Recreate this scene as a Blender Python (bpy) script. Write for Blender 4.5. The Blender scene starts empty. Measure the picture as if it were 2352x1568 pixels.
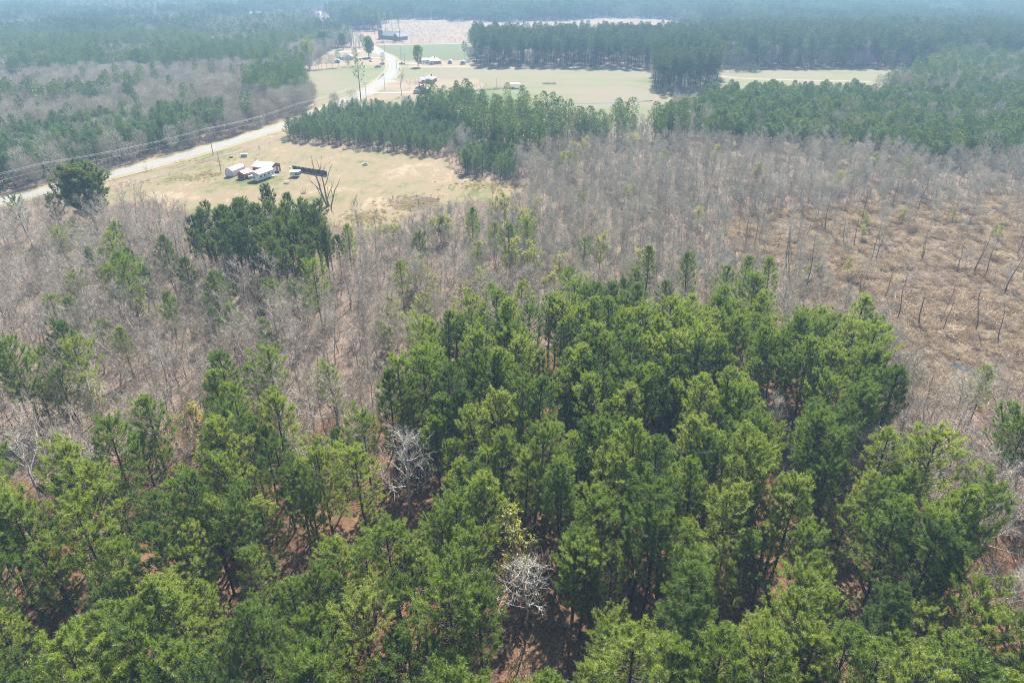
import bpy, math, random
import numpy as np
from mathutils import Vector, Matrix, noise
from mathutils.geometry import tessellate_polygon
R = math.radians
sc = bpy.context.scene
col = sc.collection
rng = np.random.default_rng(7)
random.seed(7)

# ------------------------------------------------------------------ camera, sky, sun, exposure
CAM_H, PITCH, FOC = 72.0, R(28.5), 1568.0          # FOC in units of a 2352 x 1568 picture
cam = bpy.data.cameras.new('camera')
cam.sensor_width = 36.0
cam.lens = 36.0 * FOC / 2352.0
cam.clip_start, cam.clip_end = 0.5, 60000.0
camo = bpy.data.objects.new('camera', cam)
camo.location = (0, 0, CAM_H)
camo.rotation_euler = (R(90) - PITCH, 0, 0)
col.objects.link(camo)
sc.camera = camo

SUN_EL, SUN_AZ = R(47), R(8)                        # azimuth from +Y towards +X
world = bpy.data.worlds.new('World')
sc.world = world
world.use_nodes = True
wn = world.node_tree
sky = wn.nodes.new('ShaderNodeTexSky')
sky.sky_type = 'NISHITA'
sky.sun_disc = False
sky.sun_elevation = SUN_EL
sky.sun_rotation = SUN_AZ
sky.air_density, sky.dust_density, sky.ozone_density = 1.0, 1.5, 1.0
bg = wn.nodes['Background']
bg.inputs['Strength'].default_value = 0.052
wn.links.new(sky.outputs[0], bg.inputs['Color'])
sun = bpy.data.lights.new('sun', 'SUN')
sun.energy = 5.0
sun.angle = R(0.5)
sun.color = (1.0, 0.955, 0.88)
suno = bpy.data.objects.new('sun', sun)
sd = Vector((math.sin(SUN_AZ) * math.cos(SUN_EL), math.cos(SUN_AZ) * math.cos(SUN_EL), math.sin(SUN_EL)))
suno.rotation_euler = sd.to_track_quat('Z', 'Y').to_euler()
suno.location = (0, 0, 200)
col.objects.link(suno)
sc.view_settings.view_transform = 'Standard'
sc.view_settings.look = 'None'
sc.view_settings.exposure = 1.76
sc.view_settings.gamma = 1.0
sc.view_settings.use_curve_mapping = False
sc.cycles.max_bounces = 6
sc.cycles.diffuse_bounces = 3
sc.cycles.glossy_bounces = 2
sc.cycles.transmission_bounces = 3
sc.cycles.volume_bounces = 0
sc.cycles.use_denoising = True
sc.cycles.denoising_prefilter = 'NONE'
sc.cycles.pixel_filter_type = 'BLACKMAN_HARRIS'
sc.cycles.filter_width = 1.1
HAZE_DENSITY = 0.00032

# ------------------------------------------------------------------ survey: picture position -> place on the ground
def G(x, y, z=0.0):
    u, v = (x - 1176) / FOC, (784 - y) / FOC
    dy = math.cos(PITCH) + v * math.sin(PITCH)
    dz = -math.sin(PITCH) + v * math.cos(PITCH)
    t = (z - CAM_H) / dz
    return (u * t, dy * t)
def depth_of(X, Y, Z):
    return Y * np.cos(PITCH) - (Z - CAM_H) * np.sin(PITCH)
def project(X, Y, Z):
    dz = Z - CAM_H
    t = np.maximum(Y * math.cos(PITCH) - dz * math.sin(PITCH), 0.01)
    v = (Y * math.sin(PITCH) + dz * math.cos(PITCH)) / t
    return 1176 + FOC * X / t, 784 - FOC * v, t
def zoomed(rx, ry, s):
    return lambda x, y, z=0.0: G((rx + x / s) / 1.27551, (ry + y / s) / 1.27551, z)
def GP(pts, z=0.0):
    return np.array([G(x, y, z) for x, y in pts])
def inside(px, py, poly):
    px, py = np.asarray(px), np.asarray(py)
    r = np.zeros(px.shape, bool)
    n = len(poly)
    for i in range(n):
        x0, y0 = poly[i]; x1, y1 = poly[(i + 1) % n]
        if y0 == y1: continue
        c = ((y0 > py) != (y1 > py)) & (px < (x1 - x0) * (py - y0) / (y1 - y0) + x0)
        r ^= c
    return r
def vnoise(x, y, scale, seed=0):
    """smooth value noise 0..1 on arrays"""
    x, y = np.asarray(x) / scale + seed * 17.3, np.asarray(y) / scale - seed * 9.1
    xi, yi = np.floor(x).astype(np.int64), np.floor(y).astype(np.int64)
    fx, fy = x - xi, y - yi
    fx, fy = fx * fx * (3 - 2 * fx), fy * fy * (3 - 2 * fy)
    def h(a, b):
        k = (a * 374761393 + b * 668265263 + seed * 1442695) & 0x7fffffff
        k = ((k ^ (k >> 13)) * 1274126177) & 0x7fffffff
        return ((k ^ (k >> 16)) & 0xffff) / 65535.0
    return (h(xi, yi) * (1 - fx) + h(xi + 1, yi) * fx) * (1 - fy) + (h(xi, yi + 1) * (1 - fx) + h(xi + 1, yi + 1) * fx) * fy

# ------------------------------------------------------------------ materials
def nodes_of(name):
    m = bpy.data.materials.new(name)
    m.use_nodes = True
    nt = m.node_tree
    return m, nt, nt.nodes['Principled BSDF'], nt.links
def ramp(nt, fac, stops):
    r = nt.nodes.new('ShaderNodeValToRGB')
    el = r.color_ramp.elements
    while len(el) < len(stops): el.new(0.5)
    for e, (p, c) in zip(el, stops):
        e.position = p; e.color = (*c, 1)
    nt.links.new(fac, r.inputs[0])
    return r.outputs[0]
def tex_noise(nt, scale, detail=4, rough=0.6, coord='Object', vec_scale=None, dist=0.0):
    tc = nt.nodes.new('ShaderNodeTexCoord')
    n = nt.nodes.new('ShaderNodeTexNoise')
    n.inputs['Scale'].default_value = scale
    n.inputs['Detail'].default_value = detail
    n.inputs['Roughness'].default_value = rough
    n.inputs['Distortion'].default_value = dist
    src = tc.outputs[coord]
    if vec_scale:
        mp = nt.nodes.new('ShaderNodeMapping')
        mp.inputs['Scale'].default_value = vec_scale
        nt.links.new(src, mp.inputs[0]); src = mp.outputs[0]
    nt.links.new(src, n.inputs['Vector'])
    return n.outputs['Fac']
def mix(nt, fac, a, b, mode='MIX'):
    m = nt.nodes.new('ShaderNodeMix')
    m.data_type = 'RGBA'; m.blend_type = mode
    for s, v in ((m.inputs[0], fac), (m.inputs[6], a), (m.inputs[7], b)):
        if isinstance(v, (int, float)): s.default_value = v
        elif isinstance(v, tuple): s.default_value = (*v, 1)
        else: nt.links.new(v, s)
    return m.outputs[2]
def plain(name, c, rough=0.7, var=0.12, scale=1.5, metal=0.0, spec=0.3):
    m, nt, b, L = nodes_of(name)
    f = tex_noise(nt, scale, 5, 0.65)
    lo = tuple(max(0, v * (1 - 2 * var)) for v in c); hi = tuple(min(1, v * (1 + var)) for v in c)
    L.new(ramp(nt, f, [(0.3, lo), (0.7, hi)]), b.inputs['Base Color'])
    b.inputs['Roughness'].default_value = rough
    b.inputs['Metallic'].default_value = metal
    b.inputs['Specular IOR Level'].default_value = spec
    return m
def foliage(name, stops, trans=0.4, gloss=0.06, wsize=25.0):
    """leaf material: colour differs from tree to tree and from place to place, thin leaves let light through"""
    m = bpy.data.materials.new(name); m.use_nodes = True
    nt = m.node_tree; L = nt.links
    for n in list(nt.nodes): nt.nodes.remove(n)
    out = nt.nodes.new('ShaderNodeOutputMaterial')
    oi = nt.nodes.new('ShaderNodeObjectInfo')
    geo = nt.nodes.new('ShaderNodeNewGeometry')
    nz = nt.nodes.new('ShaderNodeTexNoise')
    nz.inputs['Scale'].default_value = 1.0 / wsize; nz.inputs['Detail'].default_value = 2
    L.new(geo.outputs['Position'], nz.inputs['Vector'])
    n2 = nt.nodes.new('ShaderNodeTexNoise')
    n2.inputs['Scale'].default_value = 1.1; n2.inputs['Detail'].default_value = 2
    L.new(geo.outputs['Position'], n2.inputs['Vector'])
    def mth(op, a, b):
        q = nt.nodes.new('ShaderNodeMath'); q.operation = op
        for s, v in zip(q.inputs, (a, b)):
            if isinstance(v, (int, float)): s.default_value = v
            else: L.new(v, s)
        return q.outputs[0]
    f = mth('ADD', mth('MULTIPLY', oi.outputs['Random'], 0.55), mth('MULTIPLY', nz.outputs['Fac'], 0.25))
    f = mth('ADD', f, mth('MULTIPLY', n2.outputs['Fac'], 0.30))
    c = ramp(nt, f, stops)
    d = nt.nodes.new('ShaderNodeBsdfDiffuse'); t = nt.nodes.new('ShaderNodeBsdfTranslucent')
    g = nt.nodes.new('ShaderNodeBsdfGlossy'); g.inputs['Roughness'].default_value = 0.6
    g.inputs['Color'].default_value = (0.8, 0.85, 0.8, 1)
    L.new(c, d.inputs['Color'])
    L.new(mix(nt, 1.0, c, (1.0, 1.06, 0.62), 'MULTIPLY'), t.inputs['Color'])
    m1 = nt.nodes.new('ShaderNodeMixShader'); m1.inputs[0].default_value = trans
    L.new(d.outputs[0], m1.inputs[1]); L.new(t.outputs[0], m1.inputs[2])
    m2 = nt.nodes.new('ShaderNodeMixShader'); m2.inputs[0].default_value = gloss
    L.new(m1.outputs[0], m2.inputs[1]); L.new(g.outputs[0], m2.inputs[2])
    L.new(m2.outputs[0], out.inputs['Surface'])
    return m
def ground_mat(name, stops, s1, s2, s3=None, bump=0.0, stretch=None, rough=0.95):
    m, nt, b, L = nodes_of(name)
    f1 = tex_noise(nt, s1, 5, 0.6, dist=0.4)
    f2 = tex_noise(nt, s2, 6, 0.7, vec_scale=stretch)
    q = nt.nodes.new('ShaderNodeMath'); q.operation = 'MULTIPLY_ADD'
    L.new(f1, q.inputs[0]); q.inputs[1].default_value = 0.55
    q2 = nt.nodes.new('ShaderNodeMath'); q2.operation = 'MULTIPLY'
    L.new(f2, q2.inputs[0]); q2.inputs[1].default_value = 0.45
    L.new(q2.outputs[0], q.inputs[2])
    L.new(ramp(nt, q.outputs[0], stops), b.inputs['Base Color'])
    b.inputs['Roughness'].default_value = rough
    b.inputs['Specular IOR Level'].default_value = 0.1
    if bump:
        bp = nt.nodes.new('ShaderNodeBump'); bp.inputs['Strength'].default_value = bump
        bp.inputs['Distance'].default_value = 0.3
        L.new(tex_noise(nt, s3 or s2 * 4, 5, 0.7), bp.inputs['Height'])
        L.new(bp.outputs[0], b.inputs['Normal'])
    return m

M = {}
M['needle'] = foliage('pine_needles', [(0.22, (0.047, 0.090, 0.017)), (0.45, (0.132, 0.192, 0.024)), (0.65, (0.212, 0.272, 0.038)), (0.88, (0.291, 0.325, 0.069))], 0.6, 0.03)
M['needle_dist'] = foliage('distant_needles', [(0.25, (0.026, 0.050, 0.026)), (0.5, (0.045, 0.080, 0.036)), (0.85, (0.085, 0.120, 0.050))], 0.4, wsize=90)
M['needle_far'] = foliage('far_pine_needles', [(0.25, (0.036, 0.072, 0.019)), (0.5, (0.072, 0.117, 0.029)), (0.85, (0.121, 0.161, 0.044))], 0.45, wsize=60)  # deeper green needle colour of the pines farther off
M['needle_young'] = foliage('young_pine_needles', [(0.25, (0.046, 0.097, 0.028)), (0.5, (0.083, 0.147, 0.039)), (0.85, (0.138, 0.202, 0.055))], 0.42, wsize=30)
M['needle_rust'] = foliage('rusty_needles', [(0.25, (0.20, 0.085, 0.03)), (0.8, (0.34, 0.17, 0.07))], 0.4)
M['needle_dark'] = foliage('dark_pine_needles', [(0.22, (0.030, 0.060, 0.016)), (0.5, (0.075, 0.120, 0.026)), (0.88, (0.150, 0.190, 0.042))], 0.5, 0.03)
M['bud'] = foliage('spring_buds', [(0.25, (0.281, 0.295, 0.071)), (0.6, (0.387, 0.387, 0.099)), (0.9, (0.479, 0.409, 0.084))], 0.45)
M['budred'] = foliage('red_maple_buds', [(0.25, (0.22, 0.10, 0.08)), (0.8, (0.34, 0.17, 0.12))], 0.35)
M['holly'] = foliage('evergreen_leaves', [(0.25, (0.035, 0.055, 0.022)), (0.8, (0.09, 0.115, 0.055))], 0.3)
M['twig'] = foliage('bare_twigs', [(0.25, (0.235, 0.195, 0.167)), (0.5, (0.361, 0.309, 0.269)), (0.85, (0.496, 0.446, 0.401))], 0.12, 0.03, wsize=18)
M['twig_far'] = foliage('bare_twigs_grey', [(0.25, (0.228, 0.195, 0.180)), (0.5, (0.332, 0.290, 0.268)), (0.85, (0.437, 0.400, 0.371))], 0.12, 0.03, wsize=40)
M['twig_white'] = foliage('pale_grey_twigs', [(0.2, (0.42, 0.39, 0.36)), (0.85, (0.62, 0.58, 0.55))], 0.1, 0.04)
M['twig_swamp'] = foliage('swamp_twigs', [(0.25, (0.225, 0.204, 0.181)), (0.5, (0.333, 0.304, 0.269)), (0.85, (0.451, 0.418, 0.377))], 0.12, 0.03)
M['reed'] = foliage('dry_reeds', [(0.2, (0.186, 0.113, 0.090)), (0.5, (0.335, 0.237, 0.196)), (0.85, (0.558, 0.453, 0.382))], 0.3, 0.03, wsize=6)
M['drygrass'] = foliage('dry_grass', [(0.2, (0.30, 0.24, 0.13)), (0.85, (0.50, 0.41, 0.27))], 0.35, 0.02)
M['bark'] = plain('pine_bark', (0.085, 0.062, 0.050), 0.95, 0.3, 3)
M['bark_grey'] = plain('grey_bark', (0.40, 0.35, 0.31), 0.95, 0.25, 2)
M['bark_pale'] = plain('pale_bark', (0.50, 0.47, 0.44), 0.9, 0.2, 2)
M['bark_dead'] = plain('dead_wood', (0.20, 0.165, 0.145), 0.95, 0.3, 1.5)
M['litter'] = ground_mat('leaf_litter', [(0.30, (0.086, 0.058, 0.043)), (0.48, (0.164, 0.117, 0.090)), (0.65, (0.242, 0.183, 0.144))], 0.06, 1.3, 6, 0.6)
M['straw'] = ground_mat('pine_straw', [(0.36, (0.055, 0.030, 0.018)), (0.5, (0.130, 0.072, 0.042)), (0.64, (0.195, 0.120, 0.075))], 0.15, 1.6, 6, 0.7)
M['pasture'] = ground_mat('dormant_pasture', [(0.37, (0.085, 0.092, 0.036)), (0.43, (0.128, 0.121, 0.055)), (0.48, (0.171, 0.140, 0.083)), (0.54, (0.180, 0.138, 0.088)), (0.61, (0.244, 0.195, 0.129))], 0.035, 0.30, 3.0, 0.6, (1, 0.45, 1))
M['crop'] = ground_mat('young_crop', [(0.32, (0.072, 0.082, 0.038)), (0.55, (0.090, 0.101, 0.045)), (0.75, (0.114, 0.107, 0.059))], 0.012, 0.10, 1, 0.0, (0.15, 1, 1))
M['farm'] = ground_mat('stubble_field', [(0.38, (0.088, 0.111, 0.042)), (0.45, (0.124, 0.127, 0.062)), (0.52, (0.144, 0.130, 0.081)), (0.62, (0.158, 0.127, 0.090))], 0.012, 0.05, 1, 0.0, (0.10, 1, 1))
M['lawn'] = ground_mat('dormant_lawn', [(0.38, (0.136, 0.132, 0.070)), (0.5, (0.189, 0.145, 0.099)), (0.62, (0.216, 0.154, 0.114))], 0.03, 0.2, 1)
M['clearcut'] = ground_mat('clear_cut', [(0.32, (0.118, 0.088, 0.065)), (0.5, (0.175, 0.131, 0.096)), (0.70, (0.218, 0.167, 0.127))], 0.02, 0.25, 1, 0.4, (0.25, 1, 1))
M['marsh'] = ground_mat('marsh_floor', [(0.36, (0.046, 0.034, 0.028)), (0.5, (0.110, 0.082, 0.064)), (0.64, (0.202, 0.155, 0.125))], 0.07, 0.9, 4, 0.7)
M['dirt'] = ground_mat('dirt_track', [(0.3, (0.201, 0.162, 0.122)), (0.7, (0.271, 0.228, 0.179))], 0.2, 2, 4)
M['verge'] = ground_mat('grass_verge', [(0.32, (0.149, 0.144, 0.067)), (0.5, (0.206, 0.180, 0.103)), (0.7, (0.257, 0.206, 0.139))], 0.05, 0.5, 3)
M['asphalt'] = ground_mat('worn_asphalt', [(0.3, (0.175, 0.168, 0.162)), (0.7, (0.219, 0.212, 0.206))], 0.05, 1.5, 20, 0.1)
M['gravel'] = plain('gravel_drive', (0.357, 0.327, 0.292), 0.95, 0.12, 2)
M['yellow'] = plain('yellow_road_paint', (0.298, 0.230, 0.062), 0.7, 0.15, 1)
M['roadwhite'] = plain('white_road_paint', (0.421, 0.416, 0.400), 0.7, 0.1, 1)
M['white'] = plain('white_metal', (0.82, 0.82, 0.82), 0.45, 0.05, 0.8)
M['siding'] = plain('pale_siding', (0.66, 0.67, 0.66), 0.6, 0.06, 0.8)
M['beige'] = plain('beige_siding', (0.62, 0.54, 0.46), 0.7, 0.08, 0.8)
M['tan_roof'] = plain('tan_shingles', (0.47, 0.38, 0.33), 0.9, 0.1, 1.5)
M['red'] = plain('barn_red', (0.36, 0.045, 0.045), 0.55, 0.1, 1)
M['darkred'] = plain('door_red', (0.25, 0.03, 0.03), 0.6, 0.1, 1)
M['brick'] = plain('red_brick', (0.33, 0.15, 0.115), 0.9, 0.15, 2)
M['slate'] = plain('grey_shingles', (0.26, 0.255, 0.26), 0.9, 0.12, 1.5)
M['metalroof'] = plain('galvanised_roof', (0.56, 0.61, 0.66), 0.4, 0.1, 0.7, 0.2)
M['concrete'] = plain('concrete', (0.42, 0.44, 0.45), 0.9, 0.12, 1.5)
M['dark'] = plain('dark_rubber', (0.03, 0.03, 0.032), 0.8, 0.1, 2)
M['trim'] = plain('dark_trim', (0.10, 0.10, 0.11), 0.6, 0.1, 2)
M['screen'] = plain('dark_green_screen', (0.035, 0.045, 0.045), 0.9, 0.4, 1.2)
M['glass'] = plain('window_glass', (0.05, 0.06, 0.075), 0.12, 0.1, 1, 0, 0.6)
M['polewood'] = plain('weathered_pole', (0.30, 0.265, 0.23), 0.9, 0.2, 2)
M['wood'] = plain('weathered_wood', (0.40, 0.35, 0.30), 0.9, 0.2, 2)
M['wire'] = plain('aluminium_wire', (0.52, 0.52, 0.53), 0.5, 0.05, 1)
M['greymetal'] = plain('grey_metal', (0.40, 0.42, 0.44), 0.5, 0.1, 1, 0.3)
M['paint_dark'] = plain('dark_car_paint', (0.06, 0.065, 0.08), 0.3, 0.05, 1)
M['paint_white'] = plain('white_car_paint', (0.78, 0.78, 0.78), 0.3, 0.04, 1)
def water_mat():
    m, nt, b, L = nodes_of('still_water')
    b.inputs['Base Color'].default_value = (0.035, 0.04, 0.035, 1)
    b.inputs['Roughness'].default_value = 0.06
    b.inputs['IOR'].default_value = 1.33
    bp = nt.nodes.new('ShaderNodeBump'); bp.inputs['Strength'].default_value = 0.04
    L.new(tex_noise(nt, 3, 3), bp.inputs['Height']); L.new(bp.outputs[0], b.inputs['Normal'])
    return m
M['water'] = water_mat()

# ------------------------------------------------------------------ mesh helpers
class MB:
    def __init__(s): s.v, s.f, s.m, s.n = [], [], [], 0
    def add(s, v, f, mi=0):
        v = np.asarray(v, float).reshape(-1, 3)
        s.v.append(v)
        n = s.n
        s.f += [tuple(int(i) + n for i in q) for q in f]
        s.m += [mi] * len(f)
        s.n += len(v)
        return s
    def tris(s, v, mi=0):
        k = len(v) // 3
        return s.add(v, np.arange(k * 3).reshape(k, 3).tolist(), mi)
    def box(s, x0, x1, y0, y1, z0, z1, mi=0):
        v = [(x, y, z) for z in (z0, z1) for y in (y0, y1) for x in (x0, x1)]
        return s.add(v, [(0, 2, 3, 1), (4, 5, 7, 6), (0, 1, 5, 4), (2, 6, 7, 3), (0, 4, 6, 2), (1, 3, 7, 5)], mi)
    def prism(s, prof, y0, y1, mi=0):
        """profile in x,z run along y"""
        n = len(prof)
        v = [(x, y0, z) for x, z in prof] + [(x, y1, z) for x, z in prof]
        f = [tuple(range(n)), tuple(range(2 * n - 1, n - 1, -1))]
        f += [(i, i + n, (i + 1) % n + n, (i + 1) % n) for i in range(n)]
        return s.add(v, f, mi)
    def tube(s, pts, rad, n=6, mi=0, cap=True):
        pts = np.asarray(pts, float); m = len(pts)
        rad = np.broadcast_to(np.asarray(rad, float), (m,))
        d = np.gradient(pts, axis=0); d /= np.linalg.norm(d, axis=1)[:, None] + 1e-9
        ref = np.array([0.31, 0.95, 0.02]) if abs(d[0][2]) > 0.7 else np.array([0.05, 0.1, 1.0])
        a = np.cross(d, ref); a /= np.linalg.norm(a, axis=1)[:, None] + 1e-9
        b = np.cross(d, a)
        th = np.arange(n) * 2 * math.pi / n
        v = pts[:, None] + (a[:, None] * np.cos(th)[None, :, None] + b[:, None] * np.sin(th)[None, :, None]) * rad[:, None, None]
        f = [(i * n + j, i * n + (j + 1) % n, (i + 1) * n + (j + 1) % n, (i + 1) * n + j) for i in range(m - 1) for j in range(n)]
        if cap: f += [tuple(range(n - 1, -1, -1)), tuple((m - 1) * n + j for j in range(n))]
        return s.add(v.reshape(-1, 3), f, mi)
    def mesh(s, name, mats, smooth=False):
        me = bpy.data.meshes.new(name)
        V = np.concatenate(s.v) if s.v else np.zeros((0, 3))
        me.from_pydata(V.tolist(), [], s.f)
        for k in (mats if isinstance(mats, (list, tuple)) else [mats]): me.materials.append(M[k])
        me.polygons.foreach_set('material_index', s.m)
        if smooth: me.polygons.foreach_set('use_smooth', [True] * len(me.polygons))
        me.update()
        return me
    def build(s, name, mats, parent=None, smooth=False):
        return link(name, s.mesh(name, mats, smooth), parent)
def link(name, me, parent=None):
    o = bpy.data.objects.new(name, me)
    col.objects.link(o)
    if parent is not None: o.parent = parent
    return o
def empty(name, loc, rz=0.0, s=1.0):
    o = bpy.data.objects.new(name, None)
    o.empty_display_size = 0.5
    o.location = (loc[0], loc[1], loc[2] if len(loc) > 2 else 0.0)
    o.rotation_euler = (0, 0, rz)
    o.scale = (s, s, s)
    col.objects.link(o)
    return o
def tag(o, label=None, cat=None, group=None, kind=None):
    if label: o['label'] = label
    if cat: o['category'] = cat
    if group: o['group'] = group
    if kind: o['kind'] = kind
    return o
def part(name, mat, parent, *boxes):
    b = MB()
    for q in boxes: b.box(*q)
    return b.build(name, mat, parent)

def smooth_line(pts, step):
    P = [np.array(p, float) for p in pts]
    P = [2 * P[0] - P[1]] + P + [2 * P[-1] - P[-2]]
    out = []
    for i in range(1, len(P) - 2):
        n = max(2, int(np.linalg.norm(P[i + 1] - P[i]) / step))
        for k in range(n):
            t = k / n
            out.append(0.5 * (2 * P[i] + (P[i + 1] - P[i - 1]) * t + (2 * P[i - 1] - 5 * P[i] + 4 * P[i + 1] - P[i + 2]) * t * t + (3 * P[i] - P[i - 1] - 3 * P[i + 1] + P[i + 2]) * t ** 3))
    out.append(P[-2])
    return np.array(out)
def sheet(name, poly, z, mat, rough=3.0, step=8.0, kind='structure'):
    """flat irregular ground sheet: polygon with uneven edges"""
    P = [np.array(p, float) for p in poly]
    out = []
    for i in range(len(P)):
        a, b = P[i], P[(i + 1) % len(P)]
        n = max(1, min(400, int(np.linalg.norm(b - a) / step)))
        for k in range(n):
            p = a + (b - a) * k / n
            w = noise.noise_vector(Vector((p[0] / 17.0, p[1] / 17.0, z * 7))) * rough
            out.append((p[0] + w.x, p[1] + w.y))
    tri = tessellate_polygon([[Vector((x, y, 0)) for x, y in out]])
    fs = []
    for t in tri:
        a, b, c = (out[i] for i in t)
        cr = (b[0] - a[0]) * (c[1] - a[1]) - (b[1] - a[1]) * (c[0] - a[0])
        fs.append(tuple(t) if cr > 0 else tuple(t)[::-1])
    o = MB().add([(x, y, z) for x, y in out], fs).build(name, mat)
    o['kind'] = kind
    return o
def ribbon_mesh(line, w, z, off=0.0):
    d = np.gradient(line, axis=0); d /= np.linalg.norm(d, axis=1)[:, None]
    nrm = np.stack([-d[:, 1], d[:, 0]], 1)
    l, r = line + nrm * (off + w / 2), line + nrm * (off - w / 2)
    n = len(line)
    v = [(x, y, z) for x, y in l] + [(x, y, z) for x, y in r]
    return MB().add(v, [(i, n + i, n + i + 1, i + 1) for i in range(n - 1)])
def ribbon(name, line, w, z, mat, off=0.0, parent=None):
    o = ribbon_mesh(line, w, z, off).build(name, mat, parent)
    if parent is None: o['kind'] = 'structure'
    return o

# ------------------------------------------------------------------ the land
gb = MB()
gx = np.concatenate([[-26000, -9000, -4000], np.linspace(-2000, 2000, 41), [4000, 9000, 26000]])
gy = np.concatenate([[-26000, -6000, -1500, -400], np.linspace(0, 3000, 31), [5000, 10000, 26000]])
gb.add([(x, y, 0) for y in gy for x in gx], [(j * len(gx) + i, j * len(gx) + i + 1, (j + 1) * len(gx) + i + 1, (j + 1) * len(gx) + i) for j in range(len(gy) - 1) for i in range(len(gx) - 1)])
gb.build('ground', 'litter')['kind'] = 'structure'

POLY = {}
POLY['shed_field'] = GP([(150, 452), (350, 392), (480, 352), (600, 318), (655, 300), (668, 326), (760, 332), (830, 342), (930, 352), (1010, 360), (1035, 378), (1045, 398), (1100, 410), (1160, 418), (1205, 440), (1150, 462), (1040, 470), (960, 490), (900, 520), (850, 540), (800, 520), (700, 510), (560, 500), (420, 490), (300, 470), (200, 480)])
POLY['left_field'] = GP([(688, 165), (760, 157), (860, 148), (893, 152), (893, 166), (872, 190), (835, 208), (770, 238), (735, 255), (715, 225), (700, 195)])
POLY['farm'] = GP([(896, 156), (1080, 152), (1500, 158), (1650, 160), (1650, 200), (1620, 216), (1575, 226), (1540, 255), (1560, 300), (1490, 320), (1330, 300), (1240, 300), (1100, 280), (960, 250), (850, 245), (780, 250), (850, 215), (890, 185)])
POLY['crop'] = GP([(858, 104), (1078, 101), (1092, 137), (1010, 141), (930, 141), (908, 136), (892, 124), (874, 114)])
POLY['yards_left'] = GP([(700, 152), (745, 128), (770, 112), (820, 108), (870, 116), (895, 134), (898, 148), (800, 152), (720, 160)])
POLY['yards_mid'] = GP([(908, 140), (1092, 139), (1092, 156), (910, 157)])
POLY['yards_low'] = GP([(892, 182), (960, 180), (1100, 182), (1110, 200), (1060, 215), (960, 225), (850, 232), (800, 245), (860, 214), (890, 192)])
POLY['right_field'] = GP([(1650, 159), (1800, 157), (2130, 156), (2140, 176), (2060, 205), (1900, 215), (1700, 210), (1640, 196)])
POLY['clearcut'] = GP([(884, 101), (880, 75), (900, 52), (930, 44), (967, 46), (1040, 49), (1150, 54), (1284, 49), (1334, 45), (1400, 43), (1477, 44), (1560, 58), (1640, 80), (1600, 110), (1300, 119), (1100, 116), (1080, 100)])
POLY['far_clearing'] = GP([(1690, -4), (1850, -2), (2352, 2), (2352, 9), (2100, 7), (1800, 5)])
POLY['far_yard'] = GP([(470, 44), (560, 37), (700, 34), (735, 38), (660, 44), (560, 48)])
POLY['far_lane'] = GP([(731, 46), (748, 44), (752, 70), (768, 108), (748, 110), (732, 80)])
POLY['marsh'] = GP([(1660, 515), (1700, 492), (1800, 482), (1900, 475), (2100, 462), (2352, 436), (2760, 400), (2900, 1000), (2600, 1080), (2352, 1040), (2250, 940), (2110, 930), (2060, 800), (2000, 740), (1850, 690), (1760, 640), (1690, 580)])
POLY['pine_floor'] = np.array(GP([(-500, 1030), (180, 1120), (320, 1010), (520, 900), (680, 960), (900, 960), (1000, 830), (1250, 790), (1500, 800), (1760, 790), (1990, 830), (2050, 960), (2040, 1080), (2240, 1200), (2700, 1330), (2700, 2300), (-500, 2300)]))
POLY['bank'] = GP([(890, 462), (960, 448), (1000, 455), (1010, 470), (960, 486), (905, 480)])

sheet('pasture', POLY['shed_field'], 0.03, 'pasture', 3)
sheet('pine_straw_floor', POLY['pine_floor'], 0.02, 'straw', 3)
sheet('marsh_floor', POLY['marsh'], 0.025, 'marsh', 4)
sheet('far_field', POLY['left_field'], 0.04, 'farm', 2)
sheet('farm_field', POLY['farm'], 0.045, 'farm', 2)
sheet('green_crop_field', POLY['crop'], 0.05, 'crop', 2)
sheet('yard', POLY['yards_left'], 0.06, 'lawn', 3)
sheet('yard', POLY['yards_mid'], 0.065, 'lawn', 2)
sheet('yard', POLY['yards_low'], 0.07, 'lawn', 3)
sheet('right_field', POLY['right_field'], 0.055, 'farm', 3)
sheet('clear_cut', POLY['clearcut'], 0.05, 'clearcut', 6, 20)
sheet('far_clearing', POLY['far_clearing'], 0.05, 'clearcut', 6, 40)
sheet('far_yard', POLY['far_yard'], 0.05, 'farm', 5, 20)
sheet('disturbed_bank', POLY['bank'], 0.06, 'marsh', 2, 3)

road_line = smooth_line([G(*p) for p in [(-420, 560), (-150, 500), (0, 464), (180, 421), (350, 377), (490, 339), (650, 290), (720, 263), (780, 238), (840, 212), (880, 186), (900, 167), (905, 152), (899, 138), (886, 128), (868, 120)]] + [(-150, 790), (-185, 880), (-235, 1010), (-306, 1206), (-330, 1300), (-380, 1500)], 4.0)
ribbon('road_verge', road_line, 15.0, 0.09, 'verge')
ribbon('road', road_line, 8.4, 0.12, 'asphalt')
ribbon('road_centre_line', road_line, 0.16, 0.126, 'yellow', 0.13)
ribbon('road_centre_line', road_line, 0.16, 0.126, 'yellow', -0.13)
ribbon('road_edge_line', road_line, 0.10, 0.126, 'roadwhite', 3.5)
ribbon('road_edge_line', road_line, 0.10, 0.126, 'roadwhite', -3.5)
def lane(name, pts, w, z, mat):
    return ribbon(name, smooth_line([G(*p) for p in pts], 4.0), w, z, mat)
lane('dirt_track', [(868, 103.5), (960, 102.5), (1080, 100)], 7.0, 0.10, 'dirt')
lane('dirt_track', [(912, 153), (1000, 154), (1090, 154.5), (1200, 156), (1350, 157), (1500, 159)], 6.0, 0.10, 'dirt')
lane('driveway', [(846, 213.5), (880, 214), (920, 213), (955, 211), (970, 207)], 3.4, 0.11, 'gravel')
lane('driveway', [(880, 187), (900, 187), (915, 188)], 3.2, 0.11, 'gravel')
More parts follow.
